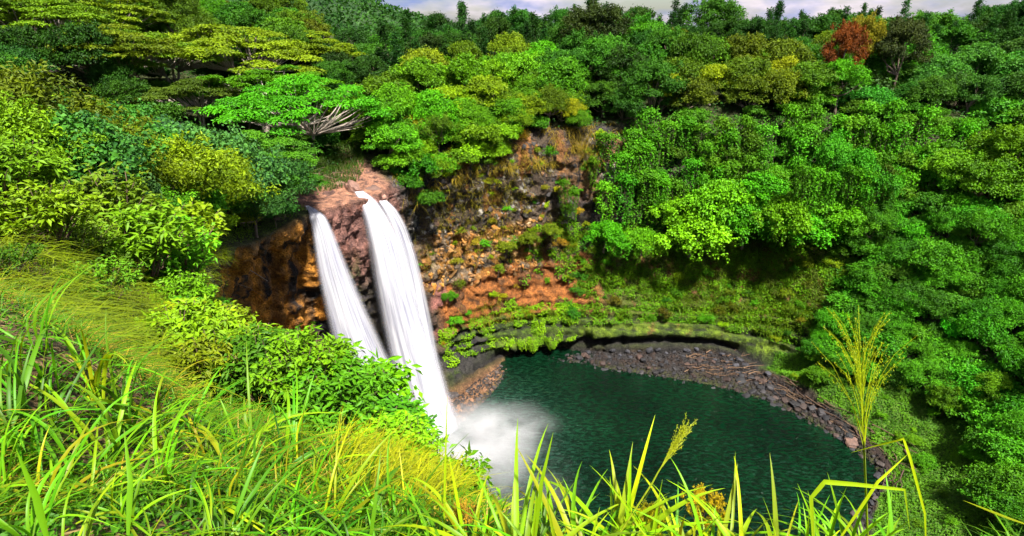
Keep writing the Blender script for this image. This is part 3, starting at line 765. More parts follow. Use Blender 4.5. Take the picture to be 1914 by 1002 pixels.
tree_at('dense1', 1552, 200, 101, (.62,.62,1.18), 'tree with rusty orange leaves and a yellow-green top', 'orange_leaved_tree', (.15,.042,.010))
tree_at('dense0', 1575, 200, 106, (.62,.62,1.22), 'yellow-green tree standing close behind the orange-leaved tree', 'forest_tree', (.16,.17,.012))
tree_at('dense0', 1555, 235, 98, (.75,.75,.8), 'bright green rounded tree below the orange-leaved tree', 'forest_tree', BRIGHT)
tree_at('dense1', 1660, 200, 103, (.8,.8,1.15), 'dusky olive tree right beside the orange-leaved tree', 'forest_tree', (.05,.07,.02))
tree_at('dense0', 1110, 180, 118, (1.25,1.25,1.28), 'big dark domed tree breaking the skyline', 'domed_tree', (.030,.055,.010))
tree_at('dense1', 1120, 210, 103, (.9,.9,.95), 'bright green tree in front of the big dark domed tree', 'forest_tree', (.05,.17,.012))
for i, (px, py, Y, sc, c) in enumerate([(985,235,91,.62,LIME),(1062,232,92,.58,YEL),(1228,200,98,.72,YEL),(1330,165,103,.8,YEL),(1385,110,112,.95,OLIVE),(1460,175,102,.75,YEL),(905,210,88,.7,LIME),(840,200,86,.8,LIME)]):
    lab = ['lime shrub tree on the rim above dark rock','small yellow-green tree on the rim above the pale rock patch','yellow feathery tree above the hanging vines','yellow-topped tree left of the bare-branched tree','tall olive tree behind the yellow-topped trees','yellow tree with pale bare branches showing','lime tree on the rim nearest the falls but one','lime tree on the rim nearest the falls'][i]
    tree_at(f'forest{i % 4}', px, py, Y, sc, lab, 'rim_tree', c, 'rim trees', bark=(.42,.38,.32) if i in (5, 3) else (.16,.12,.09))

# trees and shrubs along the rim right of the falls
RT = []
for s, t, p in pick(m_(10.75, 12.5, 6.45, 7.4), 34, 1.8, RT) + pick(m_(12.5, 13.6, 6.9, 7.5), 12, 2.3, RT):
    place(rc(['shrub0','shrub1','bank0','bank2']), p - A(0,0,.3), random.uniform(.6, 1.0), 'leafy yellow-green shrub hanging over the rim right of the falls', 'shrub', 'rim_shrub', 'rim shrubs', mixc(mixc(LIME, BRIGHT, random.random()), MID, random.random() * .6))
for s, t, p in pick(m_(10.8, 11.8, 7.1, 8.3), 14, 3.0):
    place(rc(['forest0','forest1','forest3']), p - A(0,0,.3), random.uniform(.62, .9), 'mid green tree between the umbrella tree and the dark rock', 'tree', 'forest_tree', 'trees right of the umbrella tree', mixc(BRIGHT, OLIVE, random.random() * .5))

# green wall right of the bare rock: shrubs and hanging vines
for s, t, p in pick(m_(15.7, 18.9, 5.35, 7.1), 52, 2.8) + pick(m_(13.95, 15.7, 5.35, 7.1), 16, 3.2):
    c = mixc(BRIGHT, MID, random.random() * .8)
    place(rc(['shrub0','shrub1','shrub2','shrub3']), p - A(0,0,.6), random.uniform(.55, 1.0), 'green shrub clinging to the upper wall among the vines', 'shrub', 'wall_shrub', 'upper wall shrubs', c)
for s, t, p in pick(m_(13.75, 17.6, 5.6, 7.0), 75, 1.7):
    place(f'vine{random.randrange(3)}', p + A(0, -2.4, 2.0), (random.uniform(.8, 1.2), 1, random.uniform(.8, 1.35)), 'curtain of green vines hanging down the upper wall', 'vine', 'hanging_vine', 'vines hanging on the wall', mixc(BRIGHT, MID, random.random() * .5), rot=random.gauss(0, .25), names=('stems', 'leaves'))
for i, (px, py, Y, sc) in enumerate([(1108,300,88.5,.75),(1055,345,86.5,.7),(1075,360,86.5,.8)]):
    place(f'vine{i}', at(px, py, Y=Y), (.5, 1, sc), ['vine strip draped down the pale rock patch','vine strip hanging at the left of the green wall edge','longer vine strip hanging at the green wall edge'][i], 'vine', 'hanging_vine', 'vine strips on bare rock', BRIGHT, rot=0, names=('stems', 'leaves'))

# terrace: big mounds of creeper-draped trees
mounds = [(1130,450,86,.62),(1200,455,85,.6),(1290,455,85,.95),(1390,440,85,1.05),(1345,400,88,.95),(1450,420,84,.85),(1500,430,83,.8),(1545,410,83,.75),(1260,400,89,.8),(1420,370,89,.8)]
for i, (px, py, Y, sc) in enumerate(mounds):
    lab = ['small creeper mound','low creeper mound','wide creeper mound','widest bright creeper mound','creeper mound rising behind the wide ones','creeper mound','flat-topped bright creeper mound','last creeper mound'][min(i, 7)]
    where = ['at the start of the green terrace','beside the orange earth slope','over the grassy wall','over the middle of the grassy wall','above the grassy wall','left of the flat-topped one','overhanging dark shade','before the drooping tree','set back below the vines','set back in the terrace middle'][i]
    tree_at(f'draped{i % 3}', px, py, Y, sc * 1.3, lab + ' ' + where, 'creeper_mound', mixc((.065,.30,.005), LIME, .25 * (i % 3)), 'creeper mounds on the terrace', ground=False, zoff=-1.6)
for i, (px, py, Y, sc) in enumerate([(1590,345,84,1.0),(1640,360,82,.85),(1560,300,88,.8)]):
    tree_at(f'draped{i}', px, py, Y, (sc*.8, sc*.8, sc*1.25), ['tall drooping creeper tree with long hanging strands','drooping creeper tree at the edge of dark shade','drooping creeper tree behind the tall one'][i], 'drooping_tree', (.055,.25,.012), 'drooping trees', ground=False, zoff=-1.5)
for i, dx in enumerate((-60,-35,0,28,52,75,100)):
    place(f'vine{i % 3}', at(1560 + dx, 318 + 8 * (i % 3), Y=81.5), (.7, 1, .85), 'curtain of strands under the drooping creeper tree', 'vine', 'hanging_vine', 'strands under the drooping tree', BRIGHT, rot=0, names=('stems', 'leaves'))

# right slope
for s, t, p in pick(m_(16.55, 19.6, 2.95, 5.6), 190, 1.75):
    c = mixc((.060,.245,.008), MID, random.random() * .65)
    place(rc(['shrub0','shrub1','shrub2','shrub3','heart0','bank1','bank3']), p - A(0,0,1.0), random.uniform(.55, 1.05), 'green leafy shrub in the thicket on the right slope', 'shrub', 'slope_shrub', 'right slope thicket', c)
for i, (px, py, Y, sc) in enumerate([(1840,330,80,1.0),(1790,300,83,.8),(1880,290,82,.9),(1860,740,57,.5),(1780,720,59,.45)]):
    tree_at(f'forest{i % 4}', px, py, Y, sc, ['light green spreading tree on the right slope','lesser spreading tree just left of the light green one','light green tree at the right frame edge','pale green sapling clump low on the right slope','pale green clump above the mossy bank'][i], 'slope_tree', mixc(BRIGHT, LIME, .3), 'slope trees')

# left bank: shrubs and bushy trees between the lookout and the crest
LB = []
lb_list = [(40,330,21,.55,'bank0',mixc(LIME,BRIGHT,.5),'yellow-green bush at the left frame edge'),(150,330,23,.75,'heart0',BLUE,'blue-green bush with rounded leaves behind the yellow grass'),
 (90,200,32,1.0,'heart1',BLUE,'blue-green round-leaved tree in the upper left thicket'),(20,250,27,.9,'bank3',OLIVE,'olive bush in the upper left thicket'),
 (200,190,38,.95,'heart0',BLUE,'tall round-leaved tree below the umbrella canopies'),(330,220,44,1.0,'heart1',(.05,.16,.05),'silvery green tree below the big umbrella canopy'),
 (420,250,49,.95,'heart0',(.05,.17,.05),'silvery green tree with a pale bare twig nearest the falls'),(190,280,30,.72,'bank1',LIME,'yellow-topped bush in the left thicket'),
 (300,330,34,.95,'bank2',LIME,'lime bush hanging over the bank in the middle of the thicket'),(400,340,37,1.0,'bank0',mixc(LIME,BRIGHT,.5),'largest bright bush overhanging the bank edge'),
 (460,380,42,.75,'bank1',mixc(LIME,BRIGHT,.3),'bright bush at the bank edge right of the largest'),(130,380,22,.55,'shrub1',(.05,.09,.02),'dark round bush above the yellow grass'),
 (250,390,27,.6,'shrub2',MID,'mid green bush above a patch of rounded leaves'),(350,300,40,.8,'bank3',LIME,'yellow-tipped bush behind the largest bright bush'),
 (60,140,42,1.0,'bank1',LIME,'pale lime tree high at the left frame edge'),(150,150,48,.9,'heart1',BLUE,'blue-green tree behind the round-leaved trees'),
 (270,160,54,.95,'heart0',(.04,.13,.05),'blue-green tree at the foot of the umbrella trees'),(480,300,54,.7,'heart1',(.06,.17,.05),'small silvery tree beside the stream')]
for px, py, Y, sc, k, c, lab in lb_list:
    tree_at(k, px, py, Y, sc * 1.3, lab, 'bank_tree' if 'tree' in lab else 'bank_bush', c, 'left bank thicket', cat='tree' if 'tree' in lab else 'bush')
    p = at(px, py, Y=Y); LB.append(p)
for s, t, p in pick(m_(5.5, 8.35, 7.0, 9.0) * (np.linalg.norm(G, axis=-1) > 0) * (G[..., 1] > 20), 70, 1.9, LB):
    place(rc(['bank0','bank1','bank2','heart0','shrub0','shrub3']), p - A(0,0,.3), random.uniform(.5, .9), 'bush filling the left bank thicket', 'bush', 'bank_bush', 'left bank undergrowth bushes', rc([LIME, BRIGHT, MID, BLUE, mixc(LIME, BRIGHT, .5)]))

# umbrella trees
um = [(585,300,78,(1.08,1.0,1.12),'umbrella0',(.065,.29,.005),'bright green umbrella tree with forked pale trunks beside the stream'),
 (500,250,90,(1.0,1.0,1.05),'umbrella1',(.10,.26,.006),'umbrella tree just behind the bright green one'),
 (455,160,108,(1.35,1.3,1.28),'umbrella2',(.17,.27,.005),'great golden-green umbrella tree with a wide domed crown'),
 (330,170,104,(1.1,1.1,1.15),'umbrella1',(.13,.24,.006),'umbrella tree left of the great golden one'),
 (235,190,96,(1.1,1.1,1.12),'umbrella0',(.14,.22,.007),'rust-tinged umbrella tree with slanting pale trunk'),
 (110,160,100,(1.2,1.2,1.15),'umbrella2',(.11,.22,.007),'umbrella tree near the upper left corner'),
 (-40,160,96,(1.2,1.2,1.15),'umbrella1',(.09,.18,.008),'umbrella tree cut by the left frame edge'),
 (200,110,125,(1.3,1.3,1.3),'umbrella0',(.14,.22,.007),'umbrella tree behind the rust-tinged one'),
 (590,120,128,(1.0,1.0,1.1),'umbrella0',(.16,.25,.006),'umbrella tree at the right end of the canopy row'),
 (380,235,86,(.85,.85,.8),'umbrella2',(.085,.13,.012),'low shaded umbrella tree under the great golden one')]
for px, py, Y, sc, k, c, lab in um:
    tree_at(k, px, py, Y, sc, lab, 'umbrella_tree', c, 'umbrella trees', bark=(.40,.35,.30), sink=.6)
tree_at('umbrella1', 508, 400, 53.5, (.48,.48,.55), 'low feathery bright green umbrella sapling at the crest', 'umbrella_sapling', (.07,.24,.010), 'umbrella saplings', bark=(.3,.26,.2))
tree_at('umbrella0', 475, 360, 56, (.6,.6,.75), 'feathery umbrella sapling behind the one at the crest', 'umbrella_sapling', (.06,.2,.010), 'umbrella saplings', bark=(.3,.26,.2))
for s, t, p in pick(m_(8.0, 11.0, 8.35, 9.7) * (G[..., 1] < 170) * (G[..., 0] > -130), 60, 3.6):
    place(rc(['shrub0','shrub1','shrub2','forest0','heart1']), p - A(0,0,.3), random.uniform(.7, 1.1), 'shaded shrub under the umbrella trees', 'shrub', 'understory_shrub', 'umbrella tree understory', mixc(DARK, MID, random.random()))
for s, t, p in pick(m_(7.0, 11.0, 9.2, 9.9) * (G[..., 1] > 120), 40, 6.5):
    place(rc(['forest0','forest1','forest2','dense0']), p - A(0,0,.3), random.uniform(.9, 1.3), 'green tree on the rise beyond the umbrella trees', 'tree', 'forest_tree', 'trees beyond the umbrella trees', mixc(MID, OLIVE, random.random()))

# tufts on the bare rock
for s, t, p in pick(m_(10.9, 13.9, 4.4, 6.9), 70, 1.3) + pick(m_(11, 13.9, 3.3, 4.4), 14, 2.0):
    c = rc([LIME, LIME, BRIGHT, OLIVE, (.25,.19,.015), YEL])
    place(f'tuft{random.randrange(3)}', p - A(0,0,.3), random.uniform(.45, 1.2), 'small tuft of leaves rooted in the bare rock wall', 'plant', 'cliff_plant', 'tufts on the bare rock', c, names=('stem', 'foliage'))
for i, (px, py, Y, sc) in enumerate([(805,385,74.5,.62),(990,455,84,.62),(945,470,83,.5),(1030,440,85,.6),(840,560,77,.42),(848,600,77,.45)]):
    tree_at(f'shrub{i % 4}', px, py, Y, sc, ['dark green bush on the wall right of the thin veil of water','olive bush at the edge of the ochre columns','lesser olive bush beside the ochre columns','olive bush above the orange earth','upper bright sapling against the orange earth','lower bright sapling against the orange earth'][i], 'wall_bush', [MID, OLIVE, OLIVE, OLIVE, BRIGHT, BRIGHT][i], 'bushes on the rock wall', ground=False, zoff=-.8)

# ------------------------------------------------------------------ uncountable green: undergrowth, wall grass, moss fringe
def scatter_pts(mask, n, everywhere=False):
    w = (AREA * mask * (1 if everywhere else INVIEW)).ravel(); idx = RNG.choice(len(w), size=n, p=w / w.sum())
    i, j = idx // nT, np.minimum(idx % nT, nT - 2); i2 = (i + 1) % nS; u, v = RNG.random((2, n, 1))
    P = G[i, j] * (1-u)*(1-v) + G[i2, j] * u*(1-v) + G[i, j+1] * (1-u)*v + G[i2, j+1] * u*v
    return P, NRM[i, j], i, j

def carpet(name, mask, n, L, W, color, label, cat, lift=.5, vm=.45):
    P, Nn, i, j = scatter_pts(mask, n); g = Geo()
    cl = fbm(P * .45, 3, 91)
    h = lift * RNG.random(n)[:, None] * (.4 + 1.6 * np.clip((cl - .35) * 2.5, 0, 1))[:, None]
    N = Nn * .5 + UP * .7 + RNG.normal(size=(n, 3)) * .4; AX = RNG.normal(size=(n, 3)) + Nn * .3
    leaves(g, P + (Nn * .6 + UP * .4) * h, N, AX, L * RNG.uniform(.6, 1.3, n), W, vm + (cl - .5) * 1.2 + RNG.normal(size=n) * .13)
    return tag(link(name, g.mesh(name, M_LEAF), color=color), label, cat, kind='stuff')

def blades(name, P, Nn, length, width, color, label, cat, droop=.5, lean=None, seg=4, vm=.5, mat=None, up=1.0, spread=.45):
    """thin curved blades rooted at P"""
    n = len(P); g = Geo(); length = np.broadcast_to(length, (n,)) * RNG.uniform(.6, 1.25, n); width = np.broadcast_to(width, (n,)) * RNG.uniform(.7, 1.3, n)
    a = RNG.uniform(0, 2*np.pi, n); side = np.stack([np.cos(a), np.sin(a), 0*a], -1)
    d0 = unit(UP * up + Nn * .35 + RNG.normal(size=(n, 3)) * spread + (0 if lean is None else lean))
    hz = d0 * A(1, 1, 0) + side * .12; hz = unit(hz)
    wv = unit(np.cross(hz, UP)); u = np.linspace(0, 1, seg + 1)
    dr = (droop * RNG.uniform(.3, 1.5, n))[:, None]
    ctr = [P + (d0 * ui + hz * dr * ui**2 * .6 - UP * dr * ui**2.2 * .8) * length[:, None] for ui in u]
    w = [width * (.75 + .6*ui) * (1 - ui**2.2) + .0 for ui in u]
    V = np.stack([np.stack([c - wv * ww[:, None] / 2, c + wv * ww[:, None] / 2], 1) for c, ww in zip(ctr, w)], 1)   # n, seg+1, 2, 3
    m = (seg + 1) * 2; b = np.arange(n)[:, None, None] * m; k = np.arange(seg)[None, :, None] * 2
    Q = (b + k + np.array([0, 1, 3, 2])[None, None, :]).reshape(-1, 4)
    vv = np.repeat(np.clip(vm + RNG.normal(size=n) * .2, 0, 1), m)
    g.add(V.reshape(-1, 3), None, Q, vv)
    return tag(link(name, g.mesh(name, mat or M_GRASS), color=color), label, cat, kind='stuff')

veg_ground = m_(10.8, 19.6, 7.0, 9.5) + m_(7.9, 10.9, 8.2, 9.6)
carpet('undergrowth', veg_ground * (G[..., 1] < 180), 60000, .50, .30, DARK, 'leafy undergrowth under the plateau forest', 'undergrowth', 1.2)  # leaf colour kept dark to paint in shade between the crowns
carpet('thicket_undergrowth', m_(16.3, 19.7, 2.9, 7.1) + m_(14.0, 17, 4.9, 7.1), 60000, .34, .24, MID, 'leafy cover between the shrubs of the green wall', 'undergrowth', .9)
carpet('bank_undergrowth', m_(4.6, 8.35, 7.0, 9.2) * (G[..., 1] > 12), 42000, .16, .09, mixc(LIME, MID, .5), 'leafy cover under the left bank bushes', 'undergrowth', .5)
carpet('wall_herbs', m_(12.6, 17.0, 3.2, 5.2) * sstep(SG + (n_mid - .5) * 3.2 + (n_lo - .5) * 2, 13.1, 13.9) * sstep(n_mid, .36, .56), 36000, .30, .20, mixc(BRIGHT, LIME, .35), 'low green herbs covering the lower wall', 'undergrowth', .45)
mossy = m_(11.0, 13.5, 2.9, 3.75) * sstep(n_mid, .42, .55) * (Z < 7.5)
carpet('moss_fringe', mossy, 11000, .26, .17, mixc(LIME, BRIGHT, .35), 'mossy green plants on the lower rock left of the cave', 'moss', .35)
carpet('lawn_herbs', (lawn > .5).astype(float), 26000, .24, .17, (.085,.225,.012), 'bright green low plants on the flat bank by the pool', 'ground cover', .3)
P, Nn, _, _ = scatter_pts(m_(12.8, 16.9, 3.3, 5.0) * sstep(SG + (n_mid - .5) * 3, 13.2, 13.9) * sstep(n_lo, .38, .5), 26000)
blades('wall_grass', P, Nn, .95, .075, (.12,.21,.014), 'light green grass on the lower wall right of the orange earth', 'grass', .5, A(0,-.25,0), 2)
P, Nn, _, _ = scatter_pts(m_(10.6, 14.1, 6.3, 7.15) * sstep(n_mid, .46, .56) + m_(15.6, 18, 5.2, 6.2) * sstep(n_mid, .52, .6), 6000)
blades('dry_grass', P, Nn, 1.2, .07, (.26,.19,.03), 'straw-coloured dry grass hanging on the rim', 'grass', 1.2, A(0,-.5,0), 3)
P, Nn, _, _ = scatter_pts(m_(10.9, 13.5, 3.4, 6.8) * sstep(n_lo, .5, .6), 5000)
blades('rock_grass', P, Nn, .7, .05, (.20,.17,.02), 'scattered yellow grass in the cracks of the rock wall', 'grass', 1.0, A(0,-.4,0), 2)
P, Nn, _, _ = scatter_pts(m_(8.2, 11.0, 7.9, 8.5), 7000)
blades('stream_grass', P, Nn, 1.1, .06, (.05,.11,.012), 'tall dark grass along the stream under the umbrella tree', 'grass', .5, None, 3)

# far wooded hill: crowns too small to tell apart
Pf = v3[(v3[:, 1] > 200) & (v3[:, 1] < 640) & (v3[:, 0] < 40) & (v3[:, 0] > -420)]; g = Geo(); n = 42000
Pf = Pf[RNG.integers(0, len(Pf), n)] + RNG.normal(size=(n, 3)) * A(14, 14, 1.2)
zf = 33 + 112 * np.exp(-((Pf[:, 0] + 330) / 190) ** 2 - ((Pf[:, 1] - 480) / 200) ** 2) + 60 * np.exp(-((Pf[:, 0] + 800) / 420) ** 2 - ((Pf[:, 1] - 900) / 500) ** 2)
Pf[:, 2] = zf + RNG.uniform(-2, 5, n)
leaves(g, Pf, UP + RNG.normal(size=(n, 3)) * .7, RNG.normal(size=(n, 3)), 3.0 * RNG.uniform(.5, 1.2, n), 2.0, .45 + (fbm(Pf * .05, 3, 4) - .5) * 1.6 + RNG.normal(size=n) * .15)
tag(link('far_forest', g.mesh('far_forest', M_LEAF), color=(.022, .075, .012)), 'far woods covering the hill on the skyline', 'forest', kind='stuff')

for s, t, p in pick((lawn > .6).astype(float), 34, 1.3):
    place(rc(['tuft0', 'tuft1', 'tuft2', 'shrub1']), p - A(0, 0, .25), random.uniform(.35, .8) * .9, 'low leafy plant on the flat green bank by the pool', 'plant', 'bank_plant', 'plants on the flat green bank', mixc(BRIGHT, LIME, random.random() * .6), names=('stem', 'foliage'))
for s, t, p in pick(m_(13.4, 16.8, 3.2, 5.0), 60, 1.6):
    place(rc(['tuft0', 'tuft1', 'tuft2']), p - A(0, 0, .3), random.uniform(.6, 1.3), 'leafy plant rooted in the grassy lower wall', 'plant', 'wall_plant', 'plants on the grassy wall', rc([BRIGHT, MID, LIME, OLIVE]), names=('stem', 'foliage'))

# ------------------------------------------------------------------ stones: cliff columns, shore boulders
def rock_mesh(name, seed, prism=False):
    rg = np.random.default_rng(seed)
    if prism:                                            # broken basalt column end: five- or six-sided, uneven top
        n = int(rg.integers(5, 7)); an = np.sort(np.linspace(0, 2*np.pi, n, endpoint=False) + rg.uniform(-.3, .3, n))
        r = rg.uniform(.38, .55, n); b = np.stack([np.cos(an)*r, np.sin(an)*r, np.full(n, -.8)], -1)
        m_r = b * A(1, 1, 0) + np.stack([0*an, 0*an, .30 + rg.uniform(-.12, .12, n)], -1)
        t = m_r * A(.86, .86, 1) + A(*(rg.normal(size=2) * .05), .07)
        V = np.concatenate([b, m_r, t, [A(*(rg.normal(size=2)*.12), .44)]]); Q, T = [], []
        for i in range(n):
            k = (i + 1) % n; Q += [(i, k, n+k, n+i), (n+i, n+k, 2*n+k, 2*n+i)]; T.append((2*n+i, 2*n+k, 3*n))
        return make_mesh(name, V, T, Q, M_STONE, False)
    # rounded boulder from a dented cube-sphere
    k = 4; V, Q = [], []
    for ax in range(3):
        for sg in (-1, 1):
            b = len(V)
            for i in range(k + 1):
                for j in range(k + 1):
                    p = [0, 0, 0]; p[ax] = sg; p[(ax+1) % 3] = 2*i/k - 1; p[(ax+2) % 3] = (2*j/k - 1) * sg; V.append(p)
            for i in range(k):
                for j in range(k): a0 = b + i*(k+1) + j; Q.append((a0, a0+k+1, a0+k+2, a0+1))
    V = np.array(V, float); D = unit(V); V = D * .32 + V / np.maximum(np.abs(V).max(1, keepdims=True), 1e-6) * .18
    V *= (.72 + .6 * fbm(D * 1.3 + seed * 3.1, 3, seed))[:, None] * A(*rg.uniform(.75, 1.25, 3)) * A(1, 1, .75)
    return make_mesh(name, V, None, Q, M_STONE, False)

PR = [rock_mesh('column', 400 + i, True) for i in range(8)]; BO = [rock_mesh('boulder', 420 + i) for i in range(8)]
for s, t, p in pick(m_(10.95, 13.05, 3.9, 5.5) * (Z > 13.2) * (Z < 21.5), 290, .5):
    o = link('rock', rc(PR), cliff_o); i, j = int(np.argmin(np.abs(SCO - s))), int(np.argmin(np.abs(TCO - t)))
    nv = Vector(NRM[i, j] * .45 + A(.1, -.1, .85) + RNG.normal(size=3) * .16)
    o.matrix_world = Matrix.Translation(Vector(p - NRM[i, j] * .40)) @ nv.to_track_quat('Z', 'Y').to_matrix().to_4x4() @ Matrix.Rotation(random.uniform(0, 6), 4, 'Z') @ Matrix.Diagonal((random.uniform(.6, 1.0), random.uniform(.6, 1.0), random.uniform(.9, 1.7), 1))
    pale = .5 + .5 * math.sin(p[0] * .9 + p[2] * .6)
    o.color = (*mixc(rc([(.27,.13,.02), (.24,.12,.024), (.28,.115,.016)]), rc([(.20,.145,.09), (.10,.075,.05), (.17,.10,.045)]), min(1, max(0, pale * 1.1 - .35 + random.gauss(0, .2)))), 1)
for s, t, p in pick(m_(10.8, 13.5, 5.2, 6.8), 110, .8):
    o = link('rock', rc(PR), cliff_o); i, j = int(np.argmin(np.abs(SCO - s))), int(np.argmin(np.abs(TCO - t)))
    nv = Vector(NRM[i, j] * .4 + A(0, 0, .9) + RNG.normal(size=3) * .15)
    o.matrix_world = Matrix.Translation(Vector(p - NRM[i, j] * .40)) @ nv.to_track_quat('Z', 'Y').to_matrix().to_4x4() @ Matrix.Diagonal((*(random.uniform(.5, 1.0),) * 2, random.uniform(.9, 1.9), 1))
    o.color = (*rc([(.035,.032,.035), (.03,.027,.027), (.15,.135,.12), (.045,.034,.026), (.12,.06,.024)]), 1)

def put_stone(p, sc, color, label, group, name='boulder'):
    o = link(name, rc(BO), None, p, color); o.rotation_euler = [random.uniform(-.4, .4), random.uniform(-.4, .4), random.uniform(0, 6)]
    o.scale = (sc * random.uniform(.8, 1.3), sc * random.uniform(.8, 1.2), sc * random.uniform(.6, .95)); return tag(o, label, 'stone', group)
for s, t, p in pick(m_(13.45, 15.3, .95, 1.75), 90, .8):
    put_stone(p, random.uniform(.35, 1.0), rc([(.014,.0135,.017), (.024,.022,.025), (.04,.023,.019)]), 'dark wet stone on the far shore below the mossy ledge', 'far shore stones', 'shore_stone')
for s, t, p in pick(m_(15.3, 17.2, .95, 1.7), 70, .8):
    put_stone(p, random.uniform(.5, 1.1), rc([(.014,.0135,.017), (.024,.022,.025), (.036,.022,.018)]), 'dark stone on the shore below the bright green bank', 'bank shore stones', 'shore_stone')
for s, t, p in pick(m_(17.2, 19.2, .98, 1.5), 30, .9):
    put_stone(p, random.uniform(.5, 1.1), rc([(.026,.024,.026), (.04,.03,.026), (.02,.02,.024)]), 'dark stone on the near right shore behind the tall seed head', 'near shore stones', 'shore_stone')
for s, t, p in pick(m_(10.9, 12.7, 1.0, 1.95), 40, .7):
    put_stone(p, random.uniform(.35, .8), rc([(.12,.07,.05), (.07,.055,.05), (.16,.08,.04)]), 'brown stone on the slab of shore beside the falls', 'slab stones', 'shore_stone')
for s, t, p in pick(m_(13.6, 16.2, 1.75, 2.25), 30, 1.2):
    put_stone(p, random.uniform(.5, 1.0), (.035,.035,.045), 'blackish stone at the foot of the mossy ledge', 'ledge foot stones', 'shore_stone')
for k, (px, py, Y, sc, lab) in enumerate([(660,352,66.5,1.5,'flat reddish boulder on the crest between the two falls'),(700,362,67.5,1.6,'brown boulder on the crest beside the thin veil of water'),(712,372,67.2,1.3,'lower brown boulder at the notch of the thin veil'),(635,345,68,1.4,'brown boulder in the stream above the crest')]):
    put_stone(at(px, py, Y=Y), sc * 1.2, (.20,.11,.085), lab, 'crest boulders')
put_stone(at(1592, 828, z=.3), 1.6, (.12,.07,.055), 'single rounded brown boulder at the water edge near the seed head', 'near shore stones')
put_stone(at(848, 738, z=1.3), 1.7, (.06,.05,.05), 'dark rounded boulder on the brown slab beside the falls', 'slab stones')

P, Nn, _, _ = scatter_pts(m_(13.3, 17.2, .9, 2.05) + m_(17.2, 19.2, .9, 1.5) + m_(10.9, 12.7, .9, 2.0), 5000); g = Geo(); n = len(P)      # gravel between the stones
tet = A(1,1,1, -1,-1,1, -1,1,-1, 1,-1,-1).reshape(4, 3) * .5
V = P[:, None] + tet[None] * RNG.uniform(.12, .34, (n, 1, 3)) + RNG.normal(size=(n, 4, 3)) * .05
b = np.arange(n)[:, None, None] * 4; T = (b + np.array([[0,1,2],[0,3,1],[0,2,3],[1,3,2]])[None]).reshape(-1, 3)
g.add(V.reshape(-1, 3), T, None, .5); tag(link('gravel', g.mesh('gravel', M_STONE), color=(.02,.016,.016)), 'coarse gravel between the shore stones', 'gravel', kind='stuff')

# driftwood
def stick(p, q, r, color, label, group, name='driftwood_branch', bends=5):
    g = Geo(); p, q = np.asarray(p), np.asarray(q); L = np.linalg.norm(q - p); c = p
    pts = [(p + (q-p)*u) - c + (RNG.normal(size=3) * .035 * L * math.sin(math.pi*u)) for u in np.linspace(0, 1, bends)]
    tube(g, pts, np.linspace(r, r*.4, bends), 6)
    if L > 2: tube(g, [pts[2], pts[2] + (q-p)*.18 + RNG.normal(size=3)*.14*L, pts[2] + (q-p)*.3 + RNG.normal(size=3)*.2*L*A(1,1,.3)], [r*.5, r*.35, r*.12], 5)
    return tag(link(name, g.mesh(name, M_BARK, True), None, c, color), label, 'driftwood', group)
for s, t, p in pick(m_(14.6, 15.9, 1.25, 1.95), 34, .5):
    a = random.gauss(.1, .35); l = random.uniform(1.6, 4.0)
    stick(p + A(0,0,.25), p + A(math.cos(a)*l, math.sin(a)*l, .4), random.uniform(.04, .09), rc([(.15,.085,.045),(.10,.06,.035),(.19,.12,.07)]), 'pale stick in the driftwood heap on the far shore', 'far shore driftwood')
for s, t, p in pick(m_(15.9, 18.4, 1.45, 2.2), 40, .7):
    i = int(np.argmin(np.abs(SCO - s))); j = int(np.argmin(np.abs(TCO - t))); d = unit(G[(i + 8) % nS, j] - G[i, j]); l = random.uniform(1.8, 5.0)
    e = p + d * l + RNG.normal(size=3) * A(.5, .5, .1); dz = drop(e[0], e[1])
    stick(p + A(0,0,.2), A(e[0], e[1], (dz[2] if dz is not None else p[2]) + .3), random.uniform(.05, .13), rc([(.11,.065,.038),(.08,.047,.03),(.15,.095,.055)]), 'driftwood branch lying along the edge of the bright green bank', 'green bank driftwood')
for i, (a, b) in enumerate([((375,455,44),(500,525,50)), ((405,485,46),(445,590,52)), ((360,425,40),(330,421,38)), ((560,322,72),(630,335,69)), ((575,330,71),(645,322,70))]):
    stick(at(a[0], a[1], Y=a[2]), at(b[0], b[1], Y=b[2]), [.09,.06,.06,.10,.08][i], (.34,.26,.19) if i < 3 else (.16,.10,.07), ['long pale bare branch hanging out from the left bank','bare twig drooping over the left rock face','short dead branch in the dark gap of the left bank','brown log lying across the stream above the crest','second brown log across the stream above the crest'][i], 'dead branches', 'dead_branch', 7)

